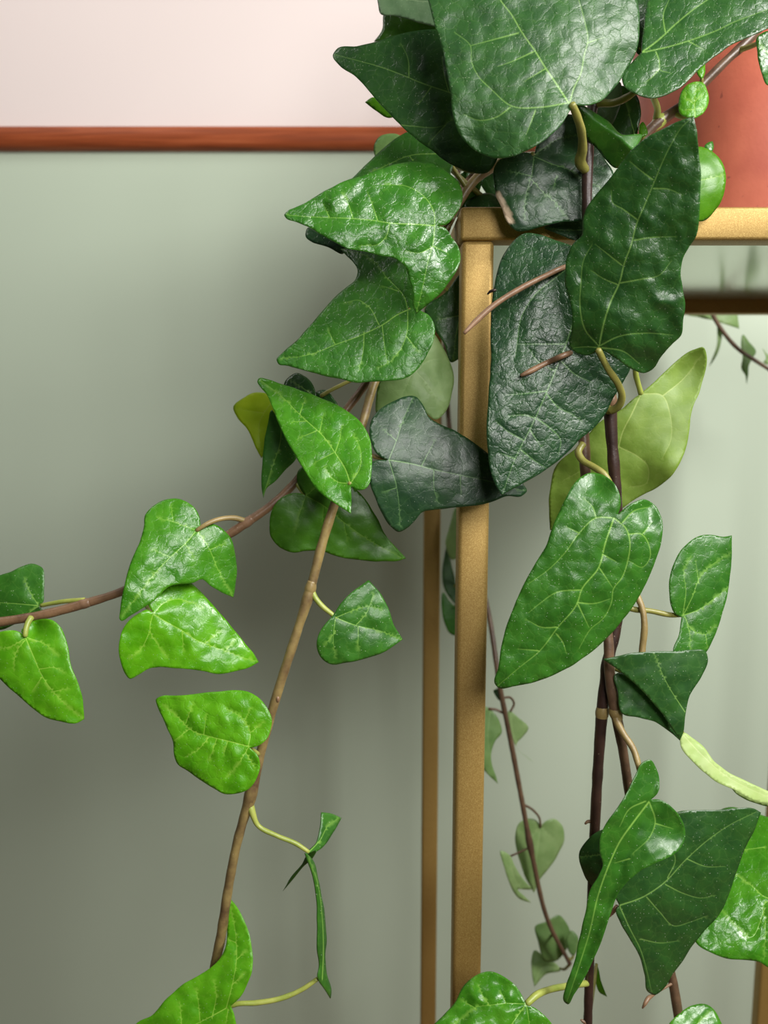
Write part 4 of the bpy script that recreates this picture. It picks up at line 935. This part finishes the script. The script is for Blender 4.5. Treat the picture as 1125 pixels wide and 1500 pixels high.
leaf(vF, G8, [(428, 1235), (480, 1270), (530, 1300), (545, 1320), (480, 1342), (428, 1395, 1), (417, 1340), (415, 1280)], (540, 1315), (428, 1395), D5 + .02, 'far', sx=.2, sy=-.3, veins=[[(540, 1315), (470, 1310), (430, 1380)]], gloss=.4, quilt=.3)
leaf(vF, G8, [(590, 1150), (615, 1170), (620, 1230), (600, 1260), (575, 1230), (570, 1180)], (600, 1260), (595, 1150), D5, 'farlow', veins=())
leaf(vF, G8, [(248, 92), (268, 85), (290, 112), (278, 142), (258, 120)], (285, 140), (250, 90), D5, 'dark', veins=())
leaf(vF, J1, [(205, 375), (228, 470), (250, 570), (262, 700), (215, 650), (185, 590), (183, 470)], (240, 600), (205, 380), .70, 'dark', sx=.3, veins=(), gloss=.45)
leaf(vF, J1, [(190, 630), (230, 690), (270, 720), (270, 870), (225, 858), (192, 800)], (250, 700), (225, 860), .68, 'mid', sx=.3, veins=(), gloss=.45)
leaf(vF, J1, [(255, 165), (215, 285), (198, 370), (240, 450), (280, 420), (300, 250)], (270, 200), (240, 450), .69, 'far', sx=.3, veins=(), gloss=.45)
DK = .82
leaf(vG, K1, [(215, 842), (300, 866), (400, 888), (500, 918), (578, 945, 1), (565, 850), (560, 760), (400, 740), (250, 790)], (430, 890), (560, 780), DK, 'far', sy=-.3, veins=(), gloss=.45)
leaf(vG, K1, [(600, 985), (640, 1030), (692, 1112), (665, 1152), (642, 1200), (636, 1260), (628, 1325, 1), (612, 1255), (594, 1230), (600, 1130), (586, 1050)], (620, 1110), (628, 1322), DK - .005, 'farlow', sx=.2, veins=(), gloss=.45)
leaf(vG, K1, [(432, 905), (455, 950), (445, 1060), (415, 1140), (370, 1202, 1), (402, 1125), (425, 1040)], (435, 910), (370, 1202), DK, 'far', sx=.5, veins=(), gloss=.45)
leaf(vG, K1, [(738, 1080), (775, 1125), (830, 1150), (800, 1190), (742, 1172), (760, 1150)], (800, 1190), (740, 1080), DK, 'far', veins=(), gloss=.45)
# leaves in the shade behind the corner, above the shelf
leaf(vB, O1, [(655, 300), (672, 258), (690, 248), (704, 262), (690, 300), (668, 318)], (690, 255), (660, 310), .452, 'mid', sy=-.2, veins=[[(690, 255), (675, 290)]])
leaf(vB, O1, [(702, 256), (730, 246), (742, 280), (735, 306), (714, 286)], (735, 250), (720, 300), .47, 'dark', sy=-.2, veins=())
leaf(vB, O1, [(680, 302), (700, 285), (725, 284), (740, 300), (725, 318), (690, 315)], (735, 300), (680, 302), .445, 'dark', sy=-.6, veins=())
# ---- crown of the plant over the pot, above the picture's edge
vH = stalk('vine', ivy, [(1105, -110, .555, 6), (1100, -150, .54, 6), (1060, -190, .52, 5.5), (1000, -240, .50, 5), (930, -270, .48, 4.5)], 'brown')
vH['label'] = 'short brown stem rising from the pot'
for k, (cx, cy, dd, sc, ang) in enumerate([(1000, -150, .50, 95, 2.6), (900, -230, .47, 100, 3.0), (1090, -230, .56, 105, 1.2), (1180, -150, .58, 100, .3), (820, -170, .46, 90, 3.4), (1010, -290, .55, 100, 1.9), (1230, -250, .60, 100, .8),
        (930, -90, .54, 80, 3.3), (1100, -340, .60, 95, 1.5), (830, -300, .50, 90, 2.7), (1290, -110, .56, 95, -.2), (760, -250, .47, 85, 3.1)]):
    shp = [(0, 0, 1), (-.22, .16), (-.20, .42), (.08, .56), (.34, .50), (.60, .34), (1.0, 0, 1), (.60, -.34), (.34, -.50), (.08, -.56), (-.20, -.42), (-.22, -.16)]
    ca, sa = math.cos(ang), math.sin(ang)
    tr_ = lambda q: (cx + sc * (q[0] * ca - q[1] * sa), cy - sc * (q[0] * sa + q[1] * ca)) + tuple(q[2:])
    leaf(vH, O1, [tr_(q) for q in shp], tr_((0, 0)), tr_((1, 0)), dd, ('dark', 'mid', 'deep')[k % 3], sx=.1 * (k % 3 - 1), sy=-.5, h=6.0, veins=[[tr_((0, 0)), tr_((.5, 0)), tr_((.98, 0))], [tr_((0, 0)), tr_((.1, .25)), tr_((.2, .5))], [tr_((0, 0)), tr_((.1, -.25)), tr_((.2, -.5))]])
    b_ = tr_((0, 0))
    pet(vH, [(b_[0], b_[1], dd, 3.5), ((b_[0] * 2 + 1060) / 3, (b_[1] * 2 - 190) / 3 - 12, dd * .67 + .52 * .33, 3.5), (1060, -190, .52, 4)], 'olive')

# leaf stalks for the leaves whose base hides behind others
for vine_, bx_, by_, bd_ in BASES:
    b0 = P(bx_, by_, bd_)
    if any((b0 - e).length < 0.006 for e in STALK_ENDS): continue
    c = min(CENTRE[vine_.name], key=lambda p: (P(p[0], p[1], p[2]) - b0).length)
    gap = (P(c[0], c[1], c[2]) - b0).length
    if gap < 0.002: continue
    rp = 1.1 * F / bd_ / 1000                   # about a millimetre thick
    pet(vine_, [(bx_, by_, bd_ + .0008, rp * .8), (bx_ * .65 + c[0] * .35, by_ * .65 + c[1] * .35 + 4, bd_ * .65 + c[2] * .35 + min(.006, gap * .2), rp), (float(c[0]), float(c[1]), float(c[2]), rp * 1.2)], 'olive')

for o in scene.objects:
    if '_w' in o: del o['_w']
